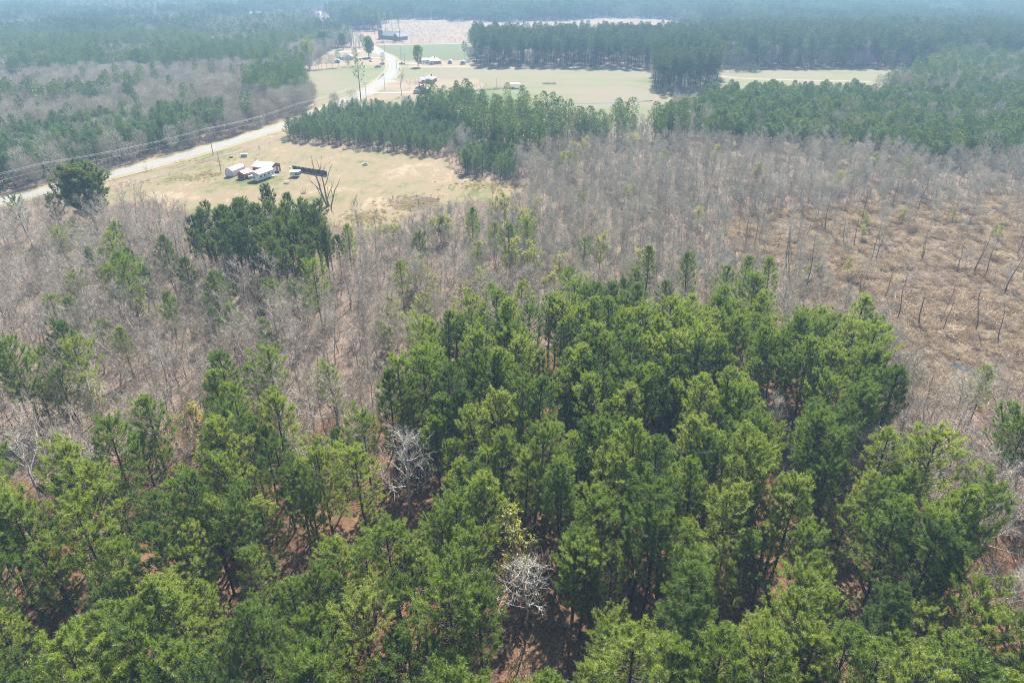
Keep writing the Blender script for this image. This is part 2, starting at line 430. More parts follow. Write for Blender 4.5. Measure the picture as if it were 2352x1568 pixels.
lane('driveway', [(790, 134.2), (830, 133.8), (880, 133.2)], 5.0, 0.11, 'gravel')
lane('driveway', [(772, 120), (800, 118.5), (830, 117.5)], 6.0, 0.11, 'gravel')
lane('driveway', [(908, 146.5), (940, 146), (990, 146)], 4.0, 0.11, 'gravel')
lane('dirt_track', [(1655, 175), (1690, 180), (1800, 184), (2000, 188)], 5.0, 0.11, 'dirt')
lane('ditch', [(880, 171), (868, 190), (850, 203), (800, 225), (760, 244)], 2.6, 0.10, 'marsh')
lane('ditch', [(1010, 182), (1100, 183), (1180, 187), (1300, 193), (1420, 195), (1500, 205)], 2.0, 0.10, 'litter')
lane('ditch', [(1240, 235), (1330, 238), (1420, 236), (1500, 232)], 2.6, 0.10, 'water')
lane('ditch', [(1525, 215), (1512, 226), (1500, 240)], 3.0, 0.10, 'litter')
lane('ditch', [(150, 470), (350, 408), (500, 362), (650, 318)], 2.6, 0.07, 'litter')

# ponds and swamp pools: irregular blobs
POOLS = [(1215, 292, 7, 3), (1335, 288, 6, 3), (1470, 446, 4, 6), (1035, 482, 1.4, 6), (1100, 520, 2, 5), (872, 568, 1.5, 6), (1290, 570, 3, 5), (1420, 470, 3, 6), (1500, 545, 3, 6), (1590, 596, 5, 7), (1660, 585, 4, 8), (1670, 495, 2.4, 10), (1690, 450, 2, 9),
         (2095, 762, 4, 1.3), (2150, 772, 3, 1.2), (2205, 845, 4, 1.8), (2125, 462, 2, 10), (2175, 436, 3, 10), (2260, 420, 3, 8), (1900, 440, 4, 8), (1740, 950, 2, 3), (2010, 990, 2, 4), (1600, 470, 3, 8), (2280, 1130, 2, 5), (2330, 1060, 2, 5)]
for x, y, rx, ry in POOLS:
    cx, cy = G(x, y)
    pts = []
    for k in range(28):
        a = k * 2 * math.pi / 28
        w = 0.85 + 0.55 * noise.noise(Vector((math.cos(a) * 1.2 + x * 0.37, math.sin(a) * 1.2 + y * 0.41, 0.3))) + 0.25 * noise.noise(Vector((math.cos(a) * 3 + x * 0.37, math.sin(a) * 3 + y * 0.41, 5.3)))
        pts.append((cx + math.cos(a) * rx * w, cy + math.sin(a) * ry * w))
    MB().add([(px, py, 0.05) for px, py in pts], [tuple(range(28))]).build('swamp_pool', 'water')['kind'] = 'structure'

# ------------------------------------------------------------------ plants: meshes
def unit(v): return v / (np.linalg.norm(v, axis=-1, keepdims=True) + 1e-9)
def rand_unit(r, n): return unit(r.normal(size=(n, 3)))
def blades(r, base, d, ln, w):
    """thin triangles"""
    p = unit(np.cross(d, rand_unit(r, len(d)))) * (np.asarray(w).reshape(-1, 1) / 2)
    return np.stack([base - p, base + p, base + d * np.asarray(ln).reshape(-1, 1)], 1).reshape(-1, 3)
def needles(r, base, axis, L, K, nl, nw):
    """bottle-brush shoots: K needle bundles round each axis"""
    S = len(base)
    t = r.uniform(0.05, 1, (S, K))
    b = base[:, None] + axis[:, None] * (L[:, None] * t)[..., None]
    rad = unit(np.cross(np.repeat(axis[:, None], K, 1), r.normal(size=(S, K, 3))))
    d = unit(axis[:, None] * r.uniform(0.35, 0.9, (S, K, 1)) + rad)
    n = S * K
    return blades(r, b.reshape(n, 3), d.reshape(n, 3), r.uniform(0.75, 1.2, n) * nl, r.uniform(0.8, 1.2, n) * nw)

def pine(seed, H, base, rad, nbr, nsh, K, nl=0.26, nw=0.05, top=0.35, sparse=0.0, stubs=8, needle='needle', tr=0.15, nside=7, peak=0.35):
    """returns (trunk mesh, crown mesh). base: crown starts at base*H; rad: crown radius"""
    r = np.random.default_rng(seed)
    bend = r.normal(size=2) * 0.25
    tz = np.linspace(0, 1, 9)
    tp = np.stack([bend[0] * np.sin(tz * 2.6) , bend[1] * np.sin(tz * 2.1), tz * H * 0.985], 1)
    tp[0, :2] = 0
    tm = MB().tube(np.vstack([[tp[0][0], tp[0][1], -0.3]], ) if False else tp, tr * (1.15 - tz) ** 0.8 + 0.02, nside)
    for _ in range(stubs):                       # dead stubs below the crown
        h = r.uniform(min(0.3, base), base + 0.1) * H; a = r.uniform(0, 6.28); l = r.uniform(0.5, 1.6)
        p0 = np.array([np.interp(h, tp[:, 2], tp[:, 0]), np.interp(h, tp[:, 2], tp[:, 1]), h])
        tm.tube([p0, p0 + l * np.array([math.cos(a), math.sin(a), 0.1])], [0.03, 0.012], 3, cap=False)
    cm = MB()
    SB, SA, SL = [], [], []
    ga = r.uniform(0, 6.28)
    lob = r.uniform(0, 6.28, 3)
    for i in range(nbr):
        u = (i + r.uniform(0, 1)) / nbr          # 0 at crown base .. 1 at top
        if r.uniform() < sparse: continue
        h = (base + (1 - base) * (u ** 0.9) * 0.97) * H
        ga += 2.4 + r.uniform(-0.5, 0.5)
        prof = min(1.0, (u / peak) ** 0.5 * 0.75 + 0.25) if u < peak else max(0.0, 1 - ((u - peak) / (1 - peak)) ** 1.9) ** 0.75
        l = rad * (prof * r.uniform(0.7, 1.12) * (1 + 0.22 * math.sin(ga * 1 + lob[0]) + 0.12 * math.sin(2 * ga + lob[1])) + 0.08)
        el = r.uniform(0.0, 0.3) + 0.75 * u
        p0 = np.array([np.interp(h, tp[:, 2], tp[:, 0]), np.interp(h, tp[:, 2], tp[:, 1]), h])
        dr = np.array([math.cos(ga) * math.cos(el), math.sin(ga) * math.cos(el), math.sin(el)])
        pts = [p0, p0 + dr * l * 0.5 + [0, 0, 0.02 * l], p0 + dr * l * 0.85 + [0, 0, 0.10 * l], p0 + dr * l + [0, 0, 0.22 * l]]
        cm.tube(pts, [0.045 * l / rad + 0.015, 0.03, 0.018, 0.008], 3, 1, False)
        pts = np.array(pts)
        ns = max(3, int(nsh * (0.35 + 0.65 * l / rad)))
        s = 1 - r.uniform(0, 1, ns) ** 1.3 * 0.72
        ci = s * 3; k = np.minimum(ci.astype(int), 2); fr = (ci - k)[:, None]
        pos = pts[k] * (1 - fr) + pts[k + 1] * fr
        side = np.array([-dr[1], dr[0], 0])
        lat = r.normal(size=(ns, 1)) * 0.20 * l * (1.15 - s)[:, None]
        pos = pos + side * lat + np.stack([np.zeros(ns), np.zeros(ns), r.uniform(-0.10, 0.22, ns) * l * 0.5], 1)
        ax = unit(dr * 0.55 + side * np.sign(lat) * r.uniform(0.1, 0.6, (ns, 1)) + np.array([0, 0, 1]) * r.uniform(0.25, 1.15, (ns, 1)) + r.normal(size=(ns, 3)) * 0.18)
        SB.append(pos); SA.append(ax); SL.append(r.uniform(0.35, 0.75, ns))
    nt = max(4, int(nsh))                          # leader candles
    SB.append(tp[-1] + np.stack([r.normal(size=nt) * 0.22, r.normal(size=nt) * 0.22, r.uniform(-0.9, 0.1, nt)], 1))
    SA.append(unit(r.normal(size=(nt, 3)) * 0.3 + [0, 0, 1])); SL.append(r.uniform(0.5, 0.8, nt))
    SB, SA, SL = np.concatenate(SB), np.concatenate(SA), np.concatenate(SL)
    sc_ = nl / 0.26
    cm.tris(needles(r, SB, SA, SL * min(sc_, 1.6), K, nl, nw), 0)
    return tm.mesh('pine_trunk', 'bark', True), cm.mesh('pine_crown', [needle, 'bark'])

def bare(seed, H, spread, nl, nb, nt, tl=0.9, tw=0.034, bark='bark_grey', twig='twig', bud=None, nbud=0, start=0.3, forks=1, tr=0.16, upright=0.9, sub=2, budsize=0.16):
    """leafless tree; returns (trunk + limbs, branches + twigs)"""
    r = np.random.default_rng(seed)
    tm, cm = MB(), MB()
    BB, BD, BL = [], [], []
    for fk in range(forks):
        lean = r.normal(size=2) * (0.05 if forks == 1 else 0.16) * H
        tz = np.linspace(0, 1, 8)
        wob = np.cumsum(r.normal(size=(8, 2)) * 0.012 * H, axis=0); wob[0] = 0
        tp = np.stack([lean[0] * tz ** 1.3 + wob[:, 0], lean[1] * tz ** 1.3 + wob[:, 1], tz * H * r.uniform(0.85, 0.97)], 1)
        tm.tube(tp, tr * (1.08 - tz) ** 0.9 + 0.012, 6)
        ga = r.uniform(0, 6.28)
        for i in range(nl):
            u = start + (1 - start) * (i + r.uniform(0, 1)) / nl
            ga += 2.4 + r.uniform(-0.6, 0.6)
            k = u * 7; kk = min(int(k), 6); p0 = tp[kk] * (1 - (k - kk)) + tp[kk + 1] * (k - kk)
            el = r.uniform(0.35, 0.8) * upright + 0.35 * u
            l = spread * (1.05 - 0.65 * (u - start) / (1 - start)) * r.uniform(0.65, 1.15)
            d = np.array([math.cos(ga) * math.cos(el), math.sin(ga) * math.cos(el), math.sin(el)])
            pts = [p0]
            for s in range(3):
                d = unit(d + r.normal(size=3) * 0.14 + [0, 0, 0.12])
                pts.append(pts[-1] + d * l / 3)
            pts = np.array(pts)
            r0 = tr * 0.42 * (1.1 - u * 0.8)
            tm.tube(pts, [r0, r0 * 0.7, r0 * 0.45, 0.012], 4, cap=False)
            for j in range(nb):
                v = r.uniform(0.15, 1.0) * 3; q = min(int(v), 2)
                b0 = pts[q] * (1 - (v - q)) + pts[q + 1] * (v - q)
                bd = unit(d * 0.8 + r.normal(size=3) * 0.55 + [0, 0, 0.22])
                bl = l * r.uniform(0.25, 0.5)
                b1 = b0 + bd * bl * 0.5; bd2 = unit(bd + r.normal(size=3) * 0.2 + [0, 0, 0.15]); b2 = b1 + bd2 * bl * 0.5
                cm.tube([b0, b1, b2], [0.026, 0.017, 0.007], 3, 0, False)
                tt = r.uniform(0.1, 1, nt)[:, None]
                BB.append(np.where(tt < 0.5, b0 + (b1 - b0) * tt * 2, b1 + (b2 - b1) * (tt * 2 - 1)))
                BD.append(unit(bd2 * 0.8 + r.normal(size=(nt, 3)) * 0.55 + [0, 0, 0.15])); BL.append(r.uniform(0.5, 1.2, nt) * tl)
    BB, BD, BL = np.concatenate(BB), np.concatenate(BD), np.concatenate(BL)
    cm.tris(blades(r, BB, BD, BL, tw * r.uniform(0.8, 1.3, len(BB))))
    for _ in range(sub):                                  # finer twigs off every twig
        t = r.uniform(0.25, 0.9, (len(BB), 1))
        cm.tris(blades(r, BB + BD * BL[:, None] * t, unit(BD + r.normal(size=BD.shape) * 0.5), BL * 0.55, tw * 0.7))
    if bud:
        n = nbud; k = r.integers(0, len(BB), n)
        p = BB[k] + BD[k] * (BL[k] * r.uniform(0.3, 1.05, n))[:, None]
        cm.tris(blades(r, p, rand_unit(r, n), np.full(n, budsize), np.full(n, budsize * 0.8)), 1)
    return tm.mesh('bare_trunk', bark, True), cm.mesh('bare_crown', [twig] + ([bud] if bud else []))

def shrub(seed, H, W, n, mat='twig', tw=0.03, leaf=None, nleaf=0, lsize=0.12):
    r = np.random.default_rng(seed)
    b = MB()
    base = np.stack([r.normal(size=n) * W * 0.22, r.normal(size=n) * W * 0.22, np.zeros(n)], 1)
    d = unit(np.stack([base[:, 0] * 0.8 / W + r.normal(size=n) * 0.32, base[:, 1] * 0.8 / W + r.normal(size=n) * 0.32, np.ones(n)], 1))
    ln = H * r.uniform(0.45, 1.05, n)
    b.tris(blades(r, base, d, ln, tw * 1.5))
    B, D, L = base, d, ln
    for g in range(2):
        k = r.integers(0, len(B), n * 4)
        t = r.uniform(0.3, 0.95, (len(k), 1))
        B2 = B[k] + D[k] * L[k][:, None] * t
        D2 = unit(D[k] + r.normal(size=(len(k), 3)) * 0.5)
        L2 = L[k] * r.uniform(0.25, 0.5, len(k))
        b.tris(blades(r, B2, D2, L2, tw * (0.9 - 0.3 * g)))
        B, D, L = B2, D2, L2
    if leaf:
        k = r.integers(0, len(B), nleaf)
        p = B[k] + D[k] * (L[k] * r.uniform(0.2, 1, nleaf))[:, None]
        b.tris(blades(r, p, rand_unit(r, nleaf), np.full(nleaf, lsize), np.full(nleaf, lsize * 0.7)), 1)
    return b.mesh('shrub', [mat] + ([leaf] if leaf else []))
def reed(seed, n, H, W, mat='reed'):
    r = np.random.default_rng(seed)
    base = np.stack([r.normal(size=n) * W, r.normal(size=n) * W, np.zeros(n)], 1)
    d = unit(np.stack([r.normal(size=n) * 0.5, r.normal(size=n) * 0.5, np.ones(n)], 1))
    b = MB(); ln = H * r.uniform(0.4, 1.1, n)
    b.tris(blades(r, base, d, ln, 0.07))
    d2 = unit(d * [1.6, 1.6, -0.1] + r.normal(size=(n, 3)) * 0.5)
    b.tris(blades(r, base + d * ln[:, None] * 0.8, d2, ln * 0.6, 0.06))
    return b.mesh('reed_tuft', mat)
def far_pine_tris(r, H, rad, base, n, size):
    u = r.uniform(0, 1, n); prof = np.where(u < 0.35, 0.5 + 1.4 * u, np.sqrt(np.maximum(0, 1 - ((u - 0.35) / 0.66) ** 2)))
    a = r.uniform(0, 6.28, n); q = np.sqrt(r.uniform(0.1, 1, n)) * rad * prof * r.uniform(0.75, 1.15, n)
    p = np.stack([np.cos(a) * q, np.sin(a) * q, (base + (1 - base) * u) * H], 1)
    d = unit(np.stack([np.cos(a) * 0.6, np.sin(a) * 0.6, np.full(n, 0.8)], 1) + r.normal(size=(n, 3)) * 0.5)
    return blades(r, p, d, size * r.uniform(0.7, 1.3, n), size * 0.5)
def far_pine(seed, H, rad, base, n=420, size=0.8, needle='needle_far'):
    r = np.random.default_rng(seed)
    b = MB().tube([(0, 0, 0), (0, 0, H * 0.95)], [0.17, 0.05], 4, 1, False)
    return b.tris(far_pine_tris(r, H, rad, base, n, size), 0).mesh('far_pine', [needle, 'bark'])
def far_bare_tris(r, H, rad, n):
    u = r.uniform(0.25, 1, n); a = r.uniform(0, 6.28, n)
    q = rad * np.sqrt(r.uniform(0, 1, n)) * np.sqrt(np.maximum(0.05, 1 - ((u - 0.65) / 0.42) ** 2))
    p = np.stack([np.cos(a) * q, np.sin(a) * q, u * H * 0.9], 1)
    d = unit(np.stack([np.cos(a) * 0.5, np.sin(a) * 0.5, np.full(n, 0.9)], 1) + r.normal(size=(n, 3)) * 0.35)
    return blades(r, p, d, r.uniform(0.8, 2.2, n), np.full(n, 0.10))
def far_bare(seed, H, rad, n=700, twig='twig_far'):
    r = np.random.default_rng(seed)
    b = MB().tube([(0, 0, 0), (r.normal() * 0.4, r.normal() * 0.4, H * 0.9)], [0.16, 0.04], 4, 1, False)
    return b.tris(far_bare_tris(r, H, rad, n), 0).mesh('far_bare', [twig, 'bark_grey'])
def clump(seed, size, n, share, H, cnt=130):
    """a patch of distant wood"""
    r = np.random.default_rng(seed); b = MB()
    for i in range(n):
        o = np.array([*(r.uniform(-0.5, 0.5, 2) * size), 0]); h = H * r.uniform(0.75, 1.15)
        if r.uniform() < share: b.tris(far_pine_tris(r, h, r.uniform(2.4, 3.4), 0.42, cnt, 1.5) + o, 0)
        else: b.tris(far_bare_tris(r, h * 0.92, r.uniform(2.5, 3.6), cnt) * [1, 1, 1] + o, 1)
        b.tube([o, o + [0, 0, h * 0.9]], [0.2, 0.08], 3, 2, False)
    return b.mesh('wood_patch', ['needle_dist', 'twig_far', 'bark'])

PINES = [pine(100 + i, H, b, rd, nbr, nsh, 40, nl=0.32, nw=0.046, tr=t, peak=pk) for i, (H, b, rd, nbr, nsh, t, pk) in enumerate([
    (16.5, 0.32, 2.99, 66, 10, 0.17, 0.36), (17.5, 0.34, 3.29, 70, 10, 0.18, 0.42), (15.5, 0.28, 2.78, 61, 10, 0.16, 0.30), (18.0, 0.38, 3.51, 68, 11, 0.19, 0.48),
    (16.5, 0.41, 2.58, 52, 9, 0.16, 0.36), (17.5, 0.24, 3.09, 74, 10, 0.17, 0.28), (14.0, 0.26, 2.58, 57, 9, 0.14, 0.34), (17.2, 0.42, 3.40, 59, 11, 0.18, 0.52),
    (18.5, 0.36, 2.68, 66, 10, 0.18, 0.24), (16.2, 0.29, 3.40, 55, 10, 0.17, 0.60), (13.0, 0.18, 2.78, 55, 10, 0.14, 0.26), (17.8, 0.46, 2.99, 44, 11, 0.18, 0.45)])]
NPV = len(PINES)
RUSTY = pine(330, 9.0, 0.2, 2.0, 40, 8, 26, nl=0.3, nw=0.055, tr=0.1, needle='needle_rust')
YOUNG = [pine(200 + i, H, 0.10, rd, 40, 7, 14, nl=0.32, nw=0.07, tr=0.09, stubs=0, needle='needle_young', peak=0.12, nside=5) for i, (H, rd) in enumerate([(8.0, 1.9), (9.0, 2.1), (7.0, 1.8), (8.5, 2.2)])]
STANDP = [pine(310 + i, H, b, rd, 40, 8, 26, nl=0.33, nw=0.07, tr=0.15, peak=0.4, stubs=10, needle='needle_dark') for i, (H, b, rd) in enumerate([(16, 0.52, 2.0), (15, 0.48, 1.9), (17, 0.56, 2.2), (15.5, 0.54, 1.7)])]
SPREAD = pine(300, 17.0, 0.22, 5.6, 170, 30, 26, nl=0.38, nw=0.10, needle='needle_dark', tr=0.3, peak=0.45, stubs=3)
SPREAD2 = pine(301, 16.0, 0.42, 4.4, 90, 16, 26, nl=0.36, nw=0.08, tr=0.24, peak=0.4, stubs=4)
LONE = pine(302, 23.0, 0.50, 4.8, 26, 9, 22, nl=0.45, nw=0.11, tr=0.30, stubs=6, sparse=0.25, peak=0.4)
YARDPINE = pine(303, 17.0, 0.20, 4.6, 110, 16, 24, nl=0.45, nw=0.11, tr=0.3, stubs=0, peak=0.35)
THIN = pine(304, 24.0, 0.66, 2.6, 18, 8, 20, nl=0.5, nw=0.13, tr=0.26, stubs=4, peak=0.4)
BARES = [bare(400 + i, H, s, nl, 6, 6, tr=t, forks=f, upright=up) for i, (H, s, nl, t, f, up) in enumerate([(12, 4.2, 13, 0.15, 1, 0.9), (13, 4.6, 12, 0.16, 1, 1.0), (10, 3.6, 12, 0.12, 1, 0.9), (14, 5.0, 14, 0.18, 1, 0.85), (11, 4.5, 8, 0.13, 2, 0.95), (9, 3.4, 8, 0.10, 2, 1.0)])]
PALE = [bare(450 + i, H, s, nl, 6, 6, tr=t, forks=f, bark='bark_pale', twig='twig_white', tl=1.0, tw=0.03) for i, (H, s, nl, t, f) in enumerate([(12, 5.0, 15, 0.18, 1), (11, 4.6, 9, 0.14, 2), (9, 3.8, 14, 0.12, 1)])]
SLIM = [bare(500 + i, H, s, nl, 6, 6, tr=t * 0.85, start=0.3, bark='bark_grey', twig='twig_swamp', tl=1.0, tw=0.036, upright=0.95) for i, (H, s, nl, t) in enumerate([(8.5, 3.2, 10, 0.08), (10, 3.4, 11, 0.09), (7.5, 3.0, 9, 0.07), (11.5, 3.4, 12, 0.10), (6, 2.8, 8, 0.06)])]
BUDS = [bare(550 + i, H, s, nl, 5, 6, tr=t, forks=f, twig='twig_swamp', bud='bud', nbud=nb * 2, budsize=0.2, start=0.2) for i, (H, s, nl, t, f, nb) in enumerate([(8, 3.0, 10, 0.09, 1, 1500), (6.5, 2.8, 7, 0.08, 2, 1400), (9.5, 3.0, 11, 0.1, 1, 1700)])]
REDBUD = [bare(560 + i, H, 2.6, 10, 5, 6, tr=0.09, forks=1, twig='twig', bud='budred', nbud=900, start=0.3) for i, H in enumerate([9, 11])]
SNAG = [bare(600 + i, H, 1.3, nl, 1, 2, tr=t, start=0.55, bark='bark_dead', twig='twig_far', sub=0, upright=0.6) for i, (H, nl, t) in enumerate([(13, 5, 0.15), (11, 4, 0.12), (9, 3, 0.10), (15, 6, 0.16)])]
SHRUBS = [shrub(700 + i, H, W, 26, m) for i, (H, W, m) in enumerate([(3.0, 2.6, 'twig'), (2.4, 2.4, 'twig'), (3.8, 3.0, 'twig'), (1.8, 2.0, 'twig'), (2.8, 2.6, 'twig_far')])]
SHRUB_G = [shrub(720 + i, H, W, 20, 'twig', leaf='holly', nleaf=700, lsize=0.16) for i, (H, W) in enumerate([(2.2, 2.0), (3.2, 2.6)])]
REEDS = [reed(740 + i, 70, h, 0.42) for i, h in enumerate([1.0, 1.25, 0.8, 1.1])]
TUFTS = [reed(750 + i, 40, h, 0.25, 'drygrass') for i, h in enumerate([0.45, 0.6, 0.8])]
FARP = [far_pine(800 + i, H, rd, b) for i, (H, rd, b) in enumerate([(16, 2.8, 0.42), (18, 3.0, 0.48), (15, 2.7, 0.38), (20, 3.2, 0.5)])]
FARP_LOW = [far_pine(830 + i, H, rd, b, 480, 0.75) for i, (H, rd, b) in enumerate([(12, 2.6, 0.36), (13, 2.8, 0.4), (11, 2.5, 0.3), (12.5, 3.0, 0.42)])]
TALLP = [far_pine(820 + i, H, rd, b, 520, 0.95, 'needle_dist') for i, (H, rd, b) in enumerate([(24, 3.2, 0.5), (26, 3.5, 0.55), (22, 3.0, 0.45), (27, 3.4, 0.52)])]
FARB = [far_bare(840 + i, H, rd) for i, (H, rd) in enumerate([(14, 3.4), (12, 3.2), (15, 3.6), (11, 3.0)])]
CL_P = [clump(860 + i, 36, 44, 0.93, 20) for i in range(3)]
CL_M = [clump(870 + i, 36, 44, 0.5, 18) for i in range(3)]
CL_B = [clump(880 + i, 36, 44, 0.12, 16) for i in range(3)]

def scatter(name, P, meshes, rot, scl, idx, label, cat, tilt=None):
    """ONE object whose points carry copies of the meshes (for what nobody could count)"""
    n = len(P)
    if n == 0: return None
    me = bpy.data.meshes.new(name)
    me.from_pydata(np.asarray(P, float).tolist(), [], [])
    e = np.zeros((n, 3)); e[:, 2] = rot
    if tilt is not None: e[:, :2] = tilt
    me.attributes.new('rot', 'FLOAT_VECTOR', 'POINT').data.foreach_set('vector', e.astype(np.float32).ravel())
    s = np.asarray(scl, float)
    if s.ndim == 1: s = np.stack([s, s, s], 1)
    me.attributes.new('scl', 'FLOAT_VECTOR', 'POINT').data.foreach_set('vector', s.astype(np.float32).ravel())
    me.attributes.new('pick', 'INT', 'POINT').data.foreach_set('value', np.asarray(idx, np.int32))
    o = link(name, me)
    ng = bpy.data.node_groups.new(name, 'GeometryNodeTree')
    ng.interface.new_socket('Geometry', in_out='INPUT', socket_type='NodeSocketGeometry')
    ng.interface.new_socket('Geometry', in_out='OUTPUT', socket_type='NodeSocketGeometry')
    N, L = ng.nodes, ng.links
    gi, go = N.new('NodeGroupInput'), N.new('NodeGroupOutput')
    iop = N.new('GeometryNodeInstanceOnPoints'); iop.inputs['Pick Instance'].default_value = True
    jg = N.new('GeometryNodeJoinGeometry')
    for k, mm in enumerate(meshes):
        src = bpy.data.objects.new(name + '_source', mm)
        oi = N.new('GeometryNodeObjectInfo'); oi.inputs['Object'].default_value = src
        oi.inputs['As Instance'].default_value = False
        g2 = N.new('GeometryNodeGeometryToInstance')
        L.new(oi.outputs['Geometry'], g2.inputs[0]); L.new(g2.outputs[0], jg.inputs[0])
    def attr(nm, ty):
        a = N.new('GeometryNodeInputNamedAttribute'); a.data_type = ty; a.inputs['Name'].default_value = nm
        return a.outputs['Attribute']
    e2r = N.new('FunctionNodeEulerToRotation')
    L.new(attr('rot', 'FLOAT_VECTOR'), e2r.inputs[0])
    L.new(e2r.outputs[0], iop.inputs['Rotation'])
    L.new(attr('scl', 'FLOAT_VECTOR'), iop.inputs['Scale'])
    L.new(attr('pick', 'INT'), iop.inputs['Instance Index'])
    L.new(gi.outputs[0], iop.inputs['Points']); L.new(jg.outputs[0], iop.inputs['Instance'])
    L.new(iop.outputs[0], go.inputs[0])
    o.modifiers.new('scatter', 'NODES').node_group = ng
    return tag(o, label, cat, kind='stuff')
def join_pair(pair, mats):
    """trunk + crown in one mesh, for the scattered copies"""
    import bmesh
    bm = bmesh.new(); off = 0
    me = bpy.data.meshes.new('whole_tree')
    for m in pair:
        n0 = len(bm.faces)
        bm.from_mesh(m); bm.faces.ensure_lookup_table()
        for f in bm.faces[n0:] if n0 else bm.faces: f.material_index += off
        for k in m.materials: me.materials.append(k)
        off += len(m.materials)
    bm.to_mesh(me); bm.free()
    return me
W_PINES = [join_pair(p, 0) for p in PINES]
W_STANDP = [join_pair(p, 0) for p in STANDP]
W_YOUNG = [join_pair(p, 0) for p in YOUNG]
W_BARES = [join_pair(p, 0) for p in BARES]
W_SLIM = [join_pair(p, 0) for p in SLIM]
W_BUDS = [join_pair(p, 0) for p in BUDS]
W_SNAG = [join_pair(p, 0) for p in SNAG]

def tree(name, pair, loc, s, rz, label, cat, group=None, tilt=(0, 0)):
    o = empty(name, (loc[0], loc[1], 0.0), rz, s)
    o.rotation_euler = (tilt[0], tilt[1], rz)
    link('trunk', pair[0], o); link('crown', pair[1], o)
    return tag(o, label, cat, group)

# ------------------------------------------------------------------ where the woods stand (outlines on the land)
Z = {}
Z['near_pines'] = GP([(-700, 1040), (0, 1000), (60, 1010), (180, 1075), (290, 975), (390, 945), (480, 875), (560, 855), (650, 890), (660, 950), (610, 1010), (630, 1050), (690, 1010), (740, 980), (820, 970), (880, 905), (950, 815), (990, 750), (1150, 715), (1210, 735), (1300, 675), (1360, 675), (1440, 665), (1480, 715), (1540, 705), (1700, 675), (1770, 715), (1830, 735), (2010, 745), (2050, 860), (2060, 900), (1980, 960), (1960, 1015), (2100, 1050), (2180, 1100), (2220, 1170), (2352, 1240), (2800, 1400), (2800, 2600), (-700, 2600)], 13)
Z['left_stand'] = GP([(428, 560), (452, 520), (478, 485), (512, 476), (590, 462), (640, 466), (720, 484), (772, 510), (782, 548), (735, 575), (620, 596), (560, 575), (480, 566)], 13)
Z['young_mid'] = GP([(655, 285), (690, 266), (760, 248), (830, 240), (900, 244), (960, 238), (1050, 252), (1085, 290), (1015, 332), (960, 348), (900, 338), (820, 328), (720, 322), (660, 308)], 5.5)
Z['young_block'] = GP([(1030, 372), (1080, 335), (1120, 320), (1165, 335), (1190, 354), (1182, 386), (1110, 396), (1040, 388)], 5.5)
Z['mid_pines'] = GP([(950, 232), (1000, 215), (1075, 222), (1100, 232), (1160, 228), (1210, 233), (1240, 256), (1310, 262), (1322, 280), (1262, 302), (1180, 308), (1100, 292), (1050, 264)], 12)
Z['mid_pines2'] = GP([(1330, 268), (1395, 258), (1398, 284), (1340, 288)], 12)
Z['mid_pines3'] = GP([(1408, 222), (1460, 215), (1474, 250), (1440, 268), (1410, 256)], 15)
Z['mid_pines4'] = GP([(1505, 250), (1578, 238), (1580, 275), (1510, 280)], 13)
Z['right_belt'] = GP([(1590, 235), (1622, 204), (1650, 192), (1800, 186), (1950, 188), (2000, 198), (2080, 190), (2200, 194), (2352, 168), (2800, 150), (2900, 310), (2352, 316), (2150, 318), (2000, 294), (1850, 288), (1750, 276), (1640, 276), (1600, 266)], 12)
Z['left_young'] = GP([(-700, 430), (0, 305), (100, 280), (250, 264), (400, 244), (480, 238), (525, 255), (478, 295), (420, 325), (300, 375), (150, 420), (0, 450), (-700, 600)], 8)
Z['left_band'] = GP([(-300, 110), (60, 100), (200, 86), (450, 78), (560, 90), (640, 106), (640, 128), (450, 136), (150, 142), (-300, 165)], 13)
Z['left_band2'] = GP([(560, 165), (640, 135), (700, 130), (705, 165), (640, 200), (560, 200)], 13)
Z['tall_block'] = GP([(1083, 152), (1300, 155), (1500, 158), (1655, 155), (2000, 155), (2150, 155), (2900, 150), (3300, 60), (1750, 90), (1640, 96), (1600, 112), (1300, 121), (1100, 119), (1078, 112)])
Z['tongue'] = GP([(1498, 212), (1560, 214), (1640, 212), (1652, 165), (1648, 152), (1500, 155)])
Z['far_pines'] = GP([(920, 44), (1040, 48), (1150, 53), (1284, 48), (1334, 44), (1440, 42), (1500, 20), (1400, 12), (1000, 15), (900, 25)])
Z['church_wood'] = GP([(760, 75), (780, 98), (850, 92), (875, 88), (872, 60), (900, 50), (920, 30), (860, 22), (770, 40)])
GAPS = [(945, 1175, 6.0, 16), (1212, 1440, 5.2, 16), (715, 1370, 3.6, 8), (1480, 1110, 3.0, 6), (1800, 1215, 3.8, 9), (1252, 895, 3.6, 8), (660, 1030, 5.0, 8), (95, 1150, 4.6, 12), (2130, 1190, 3.4, 8), (1445, 1520, 3.2, 3), (180, 1520, 3.5, 8), (1765, 1030, 3.8, 10), (560, 1480, 2.6, 6), (2300, 1470, 5.0, 10), (1700, 1480, 2.6, 6), (1480, 790, 3.6, 8), (800, 1180, 2.6, 6), (400, 1180, 2.8, 7), (2210, 1240, 3.0, 7), (1190, 1270, 3.2, 8), (490, 1090, 3.4, 8), (1500, 1530, 2.5, 3), (330, 1330, 2.5, 6), (1050, 1520, 2.2, 4), (1900, 1400, 2.8, 6)]
GAPS = [(*G(x, y), r * 0.88, l * 0.8) for x, y, r, l in GAPS]
OPEN = ['shed_field', 'left_field', 'farm', 'crop', 'yards_left', 'yards_mid', 'yards_low', 'right_field', 'clearcut', 'far_clearing', 'far_yard']

